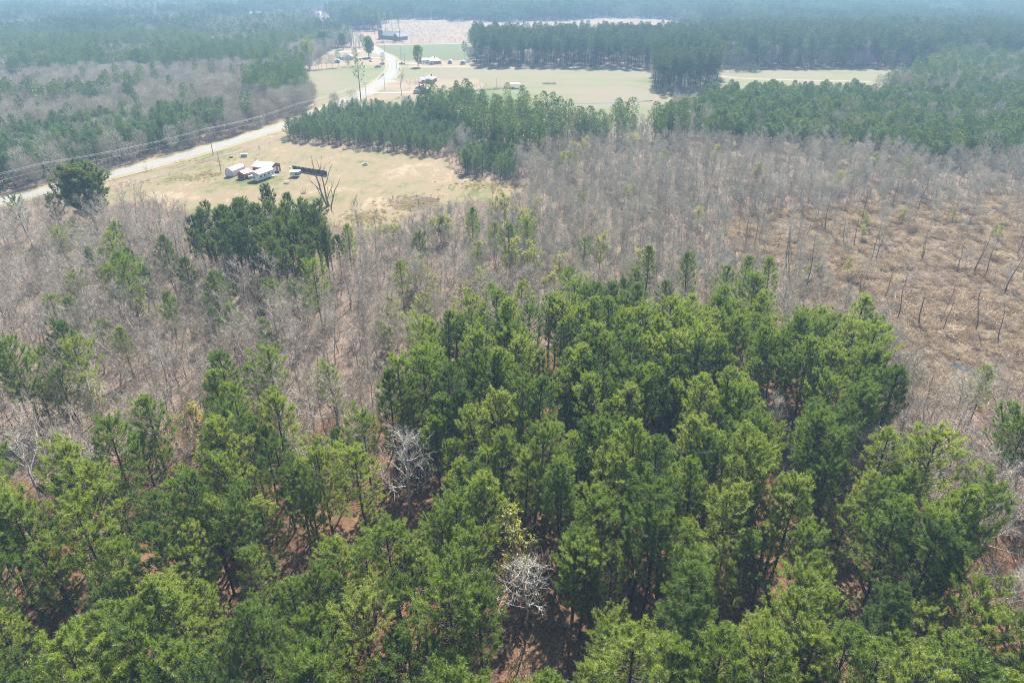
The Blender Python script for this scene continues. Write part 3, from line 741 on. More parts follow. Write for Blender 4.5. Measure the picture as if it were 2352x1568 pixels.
def road_dist(x, y):
    d = np.full(np.shape(x), 1e9)
    for px, py in road_line[::2]:
        d = np.minimum(d, np.hypot(x - px, y - py))
    return d
def road_x(y): return np.interp(y, road_line[:, 1], road_line[:, 0])
def grid(sp, y0, y1, mx=1.22, jit=0.46, pad=14):
    ys = np.arange(y0, y1, sp)
    out = []
    for y in ys:
        w = 0.75 * (y * math.cos(PITCH) + 60 * math.sin(PITCH)) * mx + pad
        n = int(2 * w / sp)
        out.append(np.stack([np.linspace(-w, w, n), np.full(n, y)], 1))
    p = np.concatenate(out)
    return p + rng.uniform(-jit, jit, p.shape) * sp
def is_open(p, extra=()):
    m = np.zeros(len(p), bool)
    for k in list(OPEN) + list(extra): m |= inside(p[:, 0], p[:, 1], POLY[k])
    m &= ~inside(p[:, 0], p[:, 1], Z['tongue'])
    m |= road_dist(p[:, 0], p[:, 1]) < 9.0
    return m
def zin(p, *ks):
    m = np.zeros(len(p), bool)
    for k in ks: m |= inside(p[:, 0], p[:, 1], Z[k])
    return m
def in_gap(p):
    m = np.zeros(len(p), bool)
    for x, y, r, l in GAPS:
        q = np.hypot(x, y); ux, uy = -x / q, -y / q
        t = np.clip((p[:, 0] - x) * ux + (p[:, 1] - y) * uy, 0, l)
        m |= np.hypot(p[:, 0] - x - ux * t, p[:, 1] - y - uy * t) < r
    return m
def visible(p, z, pad=40):
    u, v, t = project(p[:, 0], p[:, 1], np.full(len(p), z))
    return (u > -pad) & (u < 2352 + pad) & (v > -pad) & (v < 1568 + pad)
def dist(p): return np.sqrt(p[:, 0] ** 2 + p[:, 1] ** 2 + (CAM_H - 10) ** 2)
TWO = 2 * math.pi

# hand-placed pines (crown centres as surveyed at about 11 m above ground)
zl = lambda pts, ox, oy, z=11: [G(x / 3 + ox, y / 3 + oy, z) for x, y in pts]
lone_left = zl([(110, 230), (360, 230), (480, 310), (400, 430), (800, 430), (620, 540), (700, 570), (780, 540), (860, 520), (930, 620), (960, 690), (820, 660), (880, 770), (740, 700), (1000, 700), (1150, 580), (1280, 680), (1140, 870), (500, 730), (340, 850), (480, 890), (660, 1000), (820, 1100), (1480, 800), (1450, 920), (1550, 960), (1760, 700), (1890, 790), (2030, 790), (2080, 800), (2180, 790), (1780, 980), (1850, 1060), (490, 1240), (300, 1310), (430, 1400), (560, 1350), (80, 1420), (150, 1410), (600, 1470), (250, 1440), (1530, 1410), (1740, 1370), (1880, 1450), (2280, 1410)], 0, 392)
lone_mid = zl([(40, 300), (410, 540), (920, 210), (1060, 260), (1165, 330), (1285, 280), (535, 370), (1550, 640), (1260, 690), (2040, 520), (2110, 510), (1670, 320), (1950, 590), (2250, 640)], 784, 439) + zl([(430, 540), (50, 540), (590, 610), (300, 680), (480, 640), (2090, 1290)], 1568, 439)

# ---- pines near the camera
p = grid(4.05, 14, 150)
keep = zin(p, 'near_pines') & ~in_gap(p) & (rng.uniform(0, 1, len(p)) < 0.80 + 0.4 * vnoise(p[:, 0], p[:, 1], 13, 61))
near = p[keep]
p = grid(3.5, 140, 240)
stand = p[zin(p, 'left_stand')]
allp = np.concatenate([near, stand, np.array(lone_left), np.array(lone_mid)])
src = np.concatenate([np.zeros(len(near)), np.ones(len(stand)), np.full(len(lone_left), 2), np.full(len(lone_mid), 3)]).astype(int)
vis = visible(allp, 13.0, 30)
order = np.argsort(np.where(src >= 2, 0, dist(allp)) + np.where(vis, 0, 1e6))
pick = order[:300]
LOOK = ['full rounded crown', 'tall broad crown', 'short dense crown', 'wide heavy crown', 'narrow open crown', 'long deep crown', 'small tight crown', 'high flat crown', 'tall pointed crown', 'top-heavy crown', 'low full crown', 'thin lofty crown', 'slim crown on long trunk', 'slim short crown', 'high slim crown', 'very narrow crown']
WHERE = ['in the large stand over orange straw', 'in the compact stand beside the pasture', 'standing out of the bare grey woods', 'standing out of the flooded swamp woods']
used = set()
def edge_of(q, poly, d):
    a = np.linspace(0, TWO, 12, endpoint=False)
    return bool(inside(q[0] + d * np.cos(a), q[1] + d * np.sin(a), poly).any())
def size_word(s, lo, hi): return 'short' if s < lo else 'tall' if s > hi else 'mid-sized'
def near_gap(q, d): return any(math.hypot(q[0] - g[0], q[1] - g[1]) < g[2] + d for g in GAPS)
def pine_place(q, kind):
    if kind == 1: return 'on the pasture side of the compact stand' if edge_of(q, POLY['shed_field'], 16) else 'inside the compact stand by the pasture'
    if kind == 2: return 'in bare woods by the compact stand' if edge_of(q, Z['left_stand'], 18) else 'in bare woods by the big pine stand' if edge_of(q, Z['near_pines'], 14) else 'alone in the bare grey woods'
    if kind == 3: return 'in swamp woods by the marsh' if edge_of(q, POLY['marsh'], 14) else 'in swamp woods by the big pine stand' if edge_of(q, Z['near_pines'], 16) else 'alone in the swamp woods'
    if edge_of(q, POLY['marsh'], 12): return 'on the marsh edge of the big stand'
    a = np.linspace(0, TWO, 10, endpoint=False)
    if not inside(q[0] + 7 * np.cos(a), q[1] + 7 * np.sin(a), Z['near_pines']).all(): return 'on the bare-wood edge of the big stand'
    if near_gap(q, 3.5): return 'bordering a straw-floored gap of the big stand'
    return 'deep inside the big stand'
for i in pick:
    k = int(rng.integers(0, NPV)) if src[i] != 1 else NPV + int(rng.integers(0, 4)); s = rng.uniform(0.74, 1.14) * (0.98 if src[i] == 1 else 0.85 if src[i] == 3 else 1.0)
    if src[i] == 2: s *= rng.uniform(0.7, 1.0)
    lab = f'{size_word(s, 0.84, 1.02)} green pine with {LOOK[k]} {pine_place(allp[i], src[i])}'
    o = tree('pine_tree', (PINES + STANDP)[k], allp[i], s, rng.uniform(0, TWO), lab, 'pine tree', lab, rng.normal(size=2) * 0.02)
    o.scale = (s * rng.uniform(0.88, 1.12), s * rng.uniform(0.88, 1.12), s)
    used.add(int(i))
rest = np.array([i for i in range(len(allp)) if i not in used and src[i] != 1])
rst2 = np.array([i for i in range(len(allp)) if i not in used and src[i] == 1])
n = len(rest)
P3 = lambda q: np.concatenate([q, np.zeros((len(q), 1))], 1)
if n: scatter('pine_stand_remainder', P3(allp[rest]), W_PINES, rng.uniform(0, TWO, n), rng.uniform(0.85, 1.1, n), rng.integers(0, NPV, n), 'remaining green pines of the stand running out of view', 'pine forest')
n = len(rst2)
if n: scatter('compact_stand_remainder', P3(allp[rst2]), W_STANDP, rng.uniform(0, TWO, n), rng.uniform(0.75, 1.1, n), rng.integers(0, 4, n), 'remaining slim pines packed in the compact stand beside the pasture', 'pine forest')
sp_ = tree('spreading_pine', SPREAD, G(222, 528), 1.0, 0.4, 'large spreading dark green pine beside the road, wider than every other', 'pine tree')
sp_.scale = (1.3, 1.3, 1.08)
tree('spreading_pine', SPREAD2, G(2290, 1130), 0.85, 2.0, 'flat spreading pine standing by itself at the edge of the brown marsh', 'pine tree')

# ---- bare hardwoods near and left
left_side = lambda p: p[:, 0] < road_x(p[:, 1])
p = grid(4.3, 60, 250)
sw_line = np.interp(p[:, 0], [-200, -60, -45, -10, 20, 60, 200], [400, 250, 190, 150, 120, 110, 60])
op = is_open(p) | inside(p[:, 0], p[:, 1], POLY['marsh']) | left_side(p)
base_m = ~op & ~zin(p, 'near_pines', 'left_stand', 'young_block', 'young_mid', 'mid_pines')
lim = GP([(-900, 560), (-300, 535), (0, 505), (60, 490), (150, 500), (290, 448), (350, 445), (420, 490), (560, 530), (800, 530), (900, 470), (1000, 440)], 9.0)
below = p[:, 1] < np.interp(p[:, 0], lim[:, 0], lim[:, 1])
hard = base_m & below & (p[:, 1] < sw_line) & (rng.uniform(0, 1, len(p)) < 0.86)
hw = p[hard]
# ---- slim swamp trees
p2 = grid(3.1, 100, 345)
op2 = is_open(p2) | left_side(p2)
marsh2 = inside(p2[:, 0], p2[:, 1], POLY['marsh'])
sw_line2 = np.interp(p2[:, 0], [-200, -60, -45, -10, 20, 60, 200], [400, 250, 190, 150, 120, 110, 60])
swm = ~op2 & ~marsh2 & (p2[:, 1] > sw_line2) & ~zin(p2, 'near_pines', 'left_stand', 'young_block', 'young_mid', 'mid_pines', 'right_belt') & (rng.uniform(0, 1, len(p2)) < 0.70 + 0.5 * (vnoise(p2[:, 0], p2[:, 1], 22, 3) - 0.5))
for cx, cy, rr in [(*G(x, y), max(a, b)) for x, y, a, b in POOLS]:
    swm &= ~((np.hypot(p2[:, 0] - cx, p2[:, 1] - cy) < rr * 0.8) & (rng.uniform(0, 1, len(p2)) < 0.55))
mm = marsh2 & (rng.uniform(0, 1, len(p2)) < 0.22 * np.clip((p2[:, 1] - 125) / 110 - 0.15 + vnoise(p2[:, 0], p2[:, 1], 18, 5) - 0.45, 0.0, 1))
lim2 = GP([(800, 545), (850, 545), (900, 525), (960, 497), (1040, 478), (1150, 468), (1210, 448)], 6.5)
strip = (p2[:, 0] > lim2[:, 0].min()) & (p2[:, 0] < lim2[:, 0].max()) & (p2[:, 1] > np.interp(p2[:, 0], lim2[:, 0], lim2[:, 1])) & (p2[:, 1] < 262)
sw = p2[(swm & ~strip) | mm]

POOLC = [G(x, y) for x, y, a, b in POOLS]
def individuals(name, pts, pairs, whole, count, smin, smax, labels, cat, group, rest_name, rest_label, rest_cat, z=8.0):
    v = visible(pts, z, 20)
    order = np.argsort(dist(pts) + np.where(v, 0, 1e6))
    pk = order[:count]; rs = order[count:]
    for i in pk:
        k = int(rng.integers(0, len(pairs))); s = rng.uniform(smin, smax); q = pts[i]
        pl = [t for t, c in ((' beside the marsh', edge_of(q, POLY['marsh'], 9)), (' beside the pasture', edge_of(q, POLY['shed_field'], 12)), (' beside the big pine stand', edge_of(q, Z['near_pines'], 8)), (' beside the compact pine stand', edge_of(q, Z['left_stand'], 9)), (' beside a pool', any(math.hypot(q[0] - a, q[1] - b) < 10 for a, b in POOLC))) if c]
        lab = size_word(s, smin + (smax - smin) * 0.33, smin + (smax - smin) * 0.67) + ' ' + labels[k] + (pl[0] if pl else '')
        tree(name, pairs[k], q, s, rng.uniform(0, TWO), lab, cat, lab, rng.normal(size=2) * 0.05)
    n = len(rs)
    if n: scatter(rest_name, P3(pts[rs]), whole, rng.uniform(0, TWO, n), rng.uniform(smin, smax, n), rng.integers(0, len(whole), n), rest_label, rest_cat, rng.normal(size=(n, 2)) * 0.05)
individuals('bare_tree', hw, BARES, W_BARES, 290, 0.75, 1.2, ['round leafless grey tree in the hardwoods', 'upright leafless grey tree in the hardwoods', 'fine-twigged leafless grey tree in the hardwoods', 'broad leafless grey tree in the hardwoods', 'twin-stemmed leafless tree in the hardwoods', 'bushy twin-stemmed leafless tree in the hardwoods'], 'bare tree', '', 'bare_wood_remainder', 'remaining leafless hardwoods of the grey wood', 'bare wood')
individuals('swamp_tree', sw, SLIM, W_SLIM, 280, 0.75, 1.15, ['slender round-topped leafless tree in the swamp', 'slender upright leafless tree in the swamp', 'slender bushy leafless tree in the swamp', 'slender long-topped leafless tree in the swamp', 'thin leafless sapling in the swamp'], 'swamp tree', '', 'swamp_wood_remainder', 'dense grey mass of slender leafless trees over the swamp', 'swamp wood')

# pale bare trees that stand out
for x, y, s, k, lb in [(945, 1185, 1.4, 0, 'large pale leafless tree with long curved limbs in a gap of the pine stand'), (1212, 1445, 1.3, 2, 'pale pyramid-shaped leafless tree in a gap between pines above orange straw'), (1765, 1030, 0.95, 0, 'pale leafless tree among pines beside the marsh edge'), (1800, 1215, 0.7, 1, 'small pale leafless tree in a shaded gap of the pine stand'), (2300, 1470, 0.95, 0, 'pale branching leafless tree with white twigs beside dark leaning pines'), (95, 1150, 1.1, 0, 'pale leafless tree at the corner of the near pines and grey wood'), (150, 985, 0.85, 1, 'pale forked leafless tree standing in the grey wood'), (75, 570, 1.15, 0, 'whitish leafless tree with drooping twigs near the roadside pine'), (140, 780, 1.0, 2, 'bright pale leafless tree amid scattered pines of the grey wood'), (1480, 790, 0.9, 0, 'white leafless tree behind the near pines'), (2130, 1190, 0.75, 1, 'small white leafless tree at the swampy edge of the near pines'), (2210, 1240, 0.8, 0, 'pale leafless tree leaning over dark swamp water'), (1660, 1370, 0.6, 2, 'small pale leafless tree under tall pines'), (490, 1090, 0.8, 2, 'pale leafless tree between two groups of pines'), (1500, 1530, 0.6, 1, 'low pale leafless sapling by bare orange straw')]:
    tree('pale_bare_tree', PALE[k], G(x, y), s, rng.uniform(0, TWO), lb, 'bare tree')
for x, y, s, lb in [(1310, 905, 0.6, 'small rusty brown pine beside dark trunks in the near stand'), (1700, 1180, 0.7, 'rusty brown pine under the pines near the marsh edge'), (560, 1120, 0.6, 'rusty brown pine by the gap between near pines and grey wood')]:
    tree('rusty_pine', RUSTY, G(x, y), s, 1.0, lb, 'pine tree')
# bigger bare trees by the pasture
for x, y, s, k, lb in [(345, 560, 1.2, 3, 'big round leafless tree with brownish crown beside the pasture fence'), (310, 560, 1.0, 0, 'round leafless tree behind the spreading pine'), (395, 590, 1.1, 4, 'leafless tree between spreading pine and compact pine stand')]:
    tree('bare_tree', BARES[k], G(x, y), s, 1.0, lb, 'bare tree')

# budding trees
bud_pts = [G(x / 3 + 784, y / 3 + 439, 7) for x, y in [(1060, 130), (1130, 110), (1210, 100), (1330, 90), (1290, 160), (930, 440), (520, 480), (560, 570), (550, 760), (600, 790), (300, 930), (340, 280), (1490, 540), (960, 610), (1670, 600), (1580, 590), (1160, 420), (1170, 470), (700, 200), (650, 220), (1240, 220), (1320, 480), (640, 690), (870, 640), (1420, 600), (1780, 420), (500, 980), (2090, 430)]]
bud_pts += [G(x / 3 + 784, y / 3, 7) for x, y in [(2010, 940), (1570, 1080), (1590, 1110), (1580, 990), (1390, 990), (1330, 1030), (1680, 1020), (1500, 1120), (1660, 1330), (1990, 1290), (2220, 1110)]]
bud_pts += [G(x / 3 + 1568, y / 3, 7) for x, y in [(810, 880), (870, 880), (960, 970), (1050, 860), (1100, 1000), (520, 1140), (1340, 1110), (1550, 1160), (220, 1060), (1080, 1190), (1270, 1500), (1400, 1290), (2180, 1500), (1300, 1430), (110, 1420)]]
bud_pts += [G(x / 3 + 1568, y / 3 + 439, 3) for x, y in [(2190, 290), (1150, 520), (950, 500), (1250, 160), (860, 530), (1250, 740), (1870, 150), (1520, 150)]]
bud_pts += [G(1190, 1270, 6), G(430, 980, 5), G(905, 745, 4), G(1100, 800, 5), G(325, 725, 4), G(380, 730, 3)]
BL_ = ['budding yellow-green tree with rounded head in the swamp woods', 'low twin-stemmed budding yellow-green tree in the swamp woods', 'tall budding yellow-green tree in the swamp woods']
for i, q in enumerate(bud_pts):
    k = int(rng.integers(0, 3))
    tree('budding_tree', BUDS[k], q, rng.uniform(0.95, 1.35) * (0.5 if bool(inside(q[0], q[1], POLY['marsh'])) else 1.0), rng.uniform(0, TWO), BL_[k], 'budding tree', BL_[k])
for i, (x, y) in enumerate([(1278, 430), (1080, 500), (1220, 520), (1275, 425), (1420, 430), (1130, 470), (600, 690), (260, 820)]):
    k = i % 2
    tree('red_budding_tree', REDBUD[k], G(x, y), rng.uniform(0.6, 0.9), rng.uniform(0, TWO), ['low leafless tree flushed with red buds in the swamp woods', 'taller leafless tree flushed with red buds in the swamp woods'][k], 'budding tree', f'red budding trees of {["low", "taller"][k]} growth')

# dead snags in the marsh
zz = lambda x, y: G(x / 3 + 1568, y / 3 + 439)
snags = [zz(x, y) for x, y in [(1615, 925), (1625, 930), (2005, 570), (2010, 560), (1885, 550), (1640, 480), (1650, 470), (1785, 985), (2015, 970), (2175, 1040), (1210, 770), (1115, 770), (855, 660), (710, 550), (730, 560), (690, 890), (1180, 380), (1105, 360), (1295, 470), (1330, 480), (345, 490), (380, 300), (440, 300), (540, 300), (600, 320), (650, 400), (240, 480), (470, 200), (560, 190), (775, 250), (930, 180), (1240, 200), (2220, 700), (2070, 600), (2340, 600), (2300, 450), (1960, 260), (2140, 640), (1470, 900), (2030, 1440), (1830, 800), (1770, 930), (1390, 760), (980, 260), (820, 380), (850, 340), (500, 410), (420, 420), (1620, 150), (1730, 100), (1450, 120)]]
SL_ = ['tall dead trunk with few stubs standing in the brown marsh', 'dead trunk with short stubs standing in the brown marsh', 'thin dead trunk standing in the brown marsh', 'tallest kind of bare dead trunk standing in the brown marsh']
for i, q in enumerate(snags):
    k = [0, 3, 3, 1, 1, 2][i] if i < 6 else int(rng.integers(0, 4))
    tree('dead_snag', SNAG[k], q, rng.uniform(0.7, 1.1), rng.uniform(0, TWO), SL_[k], 'dead tree', SL_[k], rng.normal(size=2) * 0.05)

# ---- young pines
p = grid(3.6, 260, 460)
ym = (zin(p, 'young_mid', 'young_block')) & ~is_open(p)
yp = p[ym]
v = np.argsort(dist(yp))
YL = ['pointed young pine of the plantation by the pasture', 'full young pine of the plantation by the pasture', 'tight young pine of the plantation by the pasture', 'wide young pine of the plantation by the pasture']
for i in v[:240]:
    k = int(rng.integers(0, 4))
    s = rng.uniform(0.75, 1.15); fr = ' at its pasture edge' if edge_of(yp[i], POLY['shed_field'], 9) else ' inside it'
    lab = size_word(s, 0.88, 1.02) + ' ' + YL[k] + fr
    tree('young_pine', YOUNG[k], yp[i], s, rng.uniform(0, TWO), lab, 'young pine', lab)
r_ = v[240:]; n = len(r_)
if n: scatter('young_plantation_remainder', P3(yp[r_]), W_YOUNG, rng.uniform(0, TWO, n), rng.uniform(0.75, 1.1, n), rng.integers(0, 4, n), 'rest of the dense young pine plantation behind the pasture', 'pine forest')

# ---- middle distance woods
p = grid(4.2, 225, 800, 1.15)
op = is_open(p)
lf = left_side(p) & (p[:, 1] < 700)
ks = [k for k in Z if k not in ('near_pines',)]
r = rng.uniform(0, 1, len(p))
nz = vnoise(p[:, 0], p[:, 1], 45, 11)
share = np.where(lf, np.clip(0.10 + 0.9 * (nz - 0.62), 0.03, 0.5), 0.0)               # left of the road: mostly bare, groups of pines
ly = zin(p, 'left_young') & lf
lb = zin(p, 'left_band', 'left_band2') & lf
share = np.where(lb, np.where(vnoise(p[:, 0], p[:, 1], 42, 71) > 0.44, 0.88, 0.18), share)
share = np.where(ly, 0.0, share)
mp = zin(p, 'mid_pines', 'mid_pines2', 'mid_pines3', 'mid_pines4')
rb = zin(p, 'right_belt') & ~zin(p, 'tongue')
tb = zin(p, 'tall_block', 'tongue')
share = np.where(mp, 0.7, share)
share = np.where(rb, np.clip(0.45 + 0.9 * vnoise(p[:, 0], p[:, 1], 20, 51), 0.4, 0.93), share)
far_area = (p[:, 1] > 560) & ~lf & ~tb
share = np.where(far_area, np.clip(0.45 + 1.2 * (nz - 0.5), 0.1, 0.95), share)
rightedge = (p[:, 0] > 250) & (p[:, 1] > 430) & ~rb & ~tb
share = np.where(rightedge, 0.35, share)
free = ~op
swamp_mid = ~((p[:, 0] > 95) & (p[:, 1] > 350)) & ~((p[:, 0] < -20) & (p[:, 1] > 335) & (rng.uniform(0, 1, len(p)) < 0.93)) & ~lf & ~mp & ~rb & ~tb & ~far_area & ~rightedge & (p[:, 1] > 340) & ~zin(p, 'young_mid', 'young_block')
ypine = ly & free & (r < 0.35 + 0.75 * vnoise(p[:, 0], p[:, 1], 16, 81)) & (road_dist(p[:, 0], p[:, 1]) > 13)
is_p = free & ~tb & (r < share)
is_b = free & ~tb & ~is_p & (lf | far_area | rightedge | swamp_mid | rb) & ~ypine & (rng.uniform(0, 1, len(p)) < np.where(rb, 0.25, np.where(ly, 0.55, 0.85)))
is_t = free & tb & (r < 0.62)
is_tb = free & tb & (r >= 0.62) & (r < 0.62 + np.where(p[:, 0] > 175, 0.22, 0.06)) & (rng.uniform(0, 1, len(p)) < 0.8)
def sc_simple(name, q, meshes, lo, hi, label, cat):
    n = len(q)
    scatter(name, P3(q), meshes, rng.uniform(0, TWO, n), np.stack([rng.uniform(lo, hi, n)] * 2 + [rng.uniform(lo, hi, n)], 1), rng.integers(0, len(meshes), n), label, cat, rng.normal(size=(n, 2)) * 0.03)
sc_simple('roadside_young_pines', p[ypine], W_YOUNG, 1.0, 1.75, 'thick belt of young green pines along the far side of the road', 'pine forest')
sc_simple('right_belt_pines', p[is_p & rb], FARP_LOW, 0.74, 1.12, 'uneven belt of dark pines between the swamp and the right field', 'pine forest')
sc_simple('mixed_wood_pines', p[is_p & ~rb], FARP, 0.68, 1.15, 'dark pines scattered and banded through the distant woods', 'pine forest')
sc_simple('mixed_wood_bare', p[is_b], FARB, 0.75, 1.1, 'mauve grey mass of leafless woods beyond the road and swamp', 'bare wood')
sc_simple('tall_pine_block', p[is_t], TALLP, 0.85, 1.1, 'tall dark block of mature pines behind the farm field', 'pine forest')
sc_simple('tall_block_bare', p[is_tb], FARB, 1.2, 1.6, 'bare grey trees along the front of the tall pine block', 'bare wood')

# ---- distant woods to the horizon, in patches
p = grid(27.0, 800, 3600, 1.2)
op = is_open(p)
for dx, dy in ((14, 0), (-14, 0), (0, 14), (0, -14)): op |= is_open(p + [dx, dy])
nz = vnoise(p[:, 0], p[:, 1], 150, 21) * 0.6 + vnoise(p[:, 0], p[:, 1], 55, 22) * 0.4
share = nz + np.where(p[:, 0] > 150, 0.14, 0.0) + np.where(zin(p, 'far_pines', 'church_wood', 'tall_block', 'left_band'), 0.5, 0) - np.where((p[:, 0] < -150) & (p[:, 1] < 1700), 0.15, 0)
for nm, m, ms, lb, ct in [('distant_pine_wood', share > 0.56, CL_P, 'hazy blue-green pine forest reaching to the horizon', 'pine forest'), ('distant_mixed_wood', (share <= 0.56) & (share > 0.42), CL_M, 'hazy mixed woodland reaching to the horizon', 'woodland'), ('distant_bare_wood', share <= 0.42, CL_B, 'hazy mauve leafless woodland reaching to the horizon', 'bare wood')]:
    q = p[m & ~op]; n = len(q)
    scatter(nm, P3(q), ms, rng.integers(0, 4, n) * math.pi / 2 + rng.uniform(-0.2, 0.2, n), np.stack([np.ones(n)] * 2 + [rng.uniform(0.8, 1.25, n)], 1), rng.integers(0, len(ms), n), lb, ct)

# ---- undergrowth
p = grid(2.1, 40, 260)
op = is_open(p) | left_side(p)
msh = inside(p[:, 0], p[:, 1], POLY['marsh'])
npz = zin(p, 'near_pines')
r = rng.uniform(0, 1, len(p)); nz = vnoise(p[:, 0], p[:, 1], 9, 31)
m = ~op & np.where(msh, r < 0.13 * (nz > 0.45), np.where(npz, r < 0.10 + 0.45 * (nz > 0.45), r < 0.45 + 0.5 * nz))
q = p[m]; n = len(q)
big = np.where(zin(q, 'near_pines'), 0.7, 1.0)
scatter('undergrowth', P3(q), SHRUBS, rng.uniform(0, TWO, n), rng.uniform(0.6, 1.25, n) * big * np.where(inside(q[:, 0], q[:, 1], POLY['marsh']), 0.6, 1.0), rng.integers(0, 5, n), 'tangled leafless brush under the bare woods', 'undergrowth')
m = ~op & ~msh & (r > np.where(npz, 0.93, 0.975))
q = p[m]; n = len(q)
scatter('evergreen_undergrowth', P3(q), SHRUB_G, rng.uniform(0, TWO, n), rng.uniform(0.5, 1.0, n), rng.integers(0, 2, n), 'scattered evergreen bushes under the bare woods', 'undergrowth')
p = grid(3.4, 260, 560, 1.1)
rd = road_dist(p[:, 0], p[:, 1])
m = ~is_open(p) & ~zin(p, 'tall_block') & (rng.uniform(0, 1, len(p)) < np.where((p[:, 0] < -20) & (p[:, 0] > road_x(p[:, 1])), 0.15, 0.55))
m |= (rd > 8) & (rd < 14) & left_side(p) & (p[:, 1] < 420)
q = p[m]; n = len(q)
scatter('distant_undergrowth', P3(q), SHRUBS, rng.uniform(0, TWO, n), rng.uniform(0.7, 1.4, n), rng.integers(0, 5, n), 'brushy edge along the road and under the distant woods', 'undergrowth')

# ---- marsh reeds
p = np.concatenate([grid(0.95, 55, 150, 1.1, pad=4), grid(1.25, 150, 250, 1.1, pad=4)])
p = p[inside(p[:, 0], p[:, 1], POLY['marsh'])]
keep = rng.uniform(0, 1, len(p)) < 0.55 + 0.6 * vnoise(p[:, 0], p[:, 1], 5, 41)
for cx, cy, rr in [(*G(x, y), min(a, b)) for x, y, a, b in POOLS]:
    keep &= np.hypot(p[:, 0] - cx, p[:, 1] - cy) > rr
q = p[keep]; n = len(q)
scatter('marsh_reeds', P3(q), REEDS, rng.uniform(0, TWO, n), rng.uniform(0.5, 1.5, n) * (0.45 + 1.0 * vnoise(q[:, 0], q[:, 1], 5, 42)), rng.integers(0, 4, n), 'pinkish brown dead reeds covering the marsh', 'reeds')
# ---- weeds in the pasture
wp = []
for cx, cy, rx, ry, c in [(455, 405, 9, 5, 60), (480, 400, 7, 5, 40), (430, 412, 10, 4, 40), (930, 465, 10, 8, 120), (960, 470, 9, 7, 60), (860, 500, 9, 8, 140), (820, 505, 7, 6, 60), (1150, 430, 16, 5, 110), (1080, 425, 10, 4, 50), (560, 310, 14, 4, 40), (450, 372, 40, 5, 60), (300, 420, 30, 6, 60), (880, 540, 6, 8, 60)]:
    a = rng.normal(size=(c, 2)) * [rx, ry] * 0.5 + G(cx, cy)
    wp.append(a)
q = np.concatenate(wp); q = q[road_dist(q[:, 0], q[:, 1]) > 6]; n = len(q)
scatter('pasture_weeds', P3(q), TUFTS, rng.uniform(0, TWO, n), rng.uniform(0.5, 1.3, n), rng.integers(0, 3, n), 'tufts of dry brown weeds in the pasture', 'weeds')

# ------------------------------------------------------------------ buildings and things by the pasture
z8, z4, z3, z5, z6, z7, z9 = zoomed(640, 460, 11.76), zoomed(1140, 140, 9.046), zoomed(980, 60, 10.69), zoomed(1380, 180, 5.88), zoomed(880, 100, 7.84), zoomed(780, 420, 6.918), zoomed(560, 340, 11.2)
def wheel(parent, x, y, r=0.33, w=0.2, name='wheel'):
    t = MB().tube([(x - w / 2, y, r), (x + w / 2, y, r)], [r, r], 14).build(name, 'dark', parent)
    MB().tube([(x - w / 2 - 0.01, y, r), (x + w / 2 + 0.01, y, r)], [r * 0.55] * 2, 10).build('rim', 'greymetal', t)
    return t
def window(parent, x, y, z, w, h, axis='x', out=-1, frame='white'):
    """window on a wall that runs along axis; out: side the wall faces"""
    t = 0.05
    if axis == 'x':
        f = part('window', frame, parent, (x - w / 2 - .07, x + w / 2 + .07, y, y + out * t, z - .07, z + h + .07) if out > 0 else (x - w / 2 - .07, x + w / 2 + .07, y - t, y, z - .07, z + h + .07))
        a = (x - w / 2, x + w / 2, y + out * t, y + out * (t + .012), z, z + h)
    else:
        f = part('window', frame, parent, (y, y + t, x - w / 2 - .07, x + w / 2 + .07, z - .07, z + h + .07) if out > 0 else (y - t, y, x - w / 2 - .07, x + w / 2 + .07, z - .07, z + h + .07))
        a = (y + out * t, y + out * (t + .012), x - w / 2, x + w / 2, z, z + h)
    a = (min(a[0], a[1]), max(a[0], a[1]), min(a[2], a[3]), max(a[2], a[3]), a[4], a[5])
    part('pane', 'glass', f, a)
    return f
def gable_roof(b, x0, x1, y0, y1, ze, zr, over=0.3, th=0.12, along='y'):
    """two roof slabs; ridge runs along 'along'"""
    if along == 'y':
        xm = (x0 + x1) / 2; k = (zr - ze) / (xm - x0)
        pr = [(x0 - over, ze - over * k), (xm, zr), (x1 + over, ze - over * k), (x1 + over, ze - over * k + th), (xm, zr + th), (x0 - over, ze - over * k + th)]
        b.prism(pr, y0 - over, y1 + over)
    else:
        ym = (y0 + y1) / 2; k = (zr - ze) / (ym - y0)
        pr = [(y0 - over, ze - over * k), (ym, zr), (y1 + over, ze - over * k), (y1 + over, ze - over * k + th), (ym, zr + th), (y0 - over, ze - over * k + th)]
        c = MB().prism(pr, x0 - over, x1 + over)
        v = c.v[0]
        b.add(np.stack([v[:, 1], v[:, 0], v[:, 2]], 1), [q[::-1] for q in c.f])
    return b

# white arched shed
a0 = z8(265, 680)
o = tag(empty('arched_shed', (*a0, 0.03), R(-17)), 'white metal shed with rounded arched roof and dark edge trim beside the red shed', 'shed')
Wd, Ln, Hw, Ht = 3.1, 8.2, 2.0, 3.35
arc = [(Wd / 2 - Wd / 2 * math.cos(t), Hw + (Ht - Hw) * math.sin(t)) for t in np.linspace(0, math.pi, 13)]
arco = [(Wd / 2 - (Wd / 2 + .06) * math.cos(t), Hw + (Ht - Hw + .06) * math.sin(t)) for t in np.linspace(0, math.pi, 13)]
MB().prism([(0, 0.12)] + arc + [(Wd, 0.12)], 0.04, 0.10).build('end_wall', 'siding', o)
MB().prism([(0, 0.12)] + arc + [(Wd, 0.12)], Ln - 0.10, Ln - 0.04).build('end_wall', 'siding', o)
part('side_wall', 'siding', o, (-0.03, 0.03, 0.1, Ln - 0.1, 0.12, Hw))
part('side_wall', 'siding', o, (Wd - 0.03, Wd + 0.03, 0.1, Ln - 0.1, 0.12, Hw))
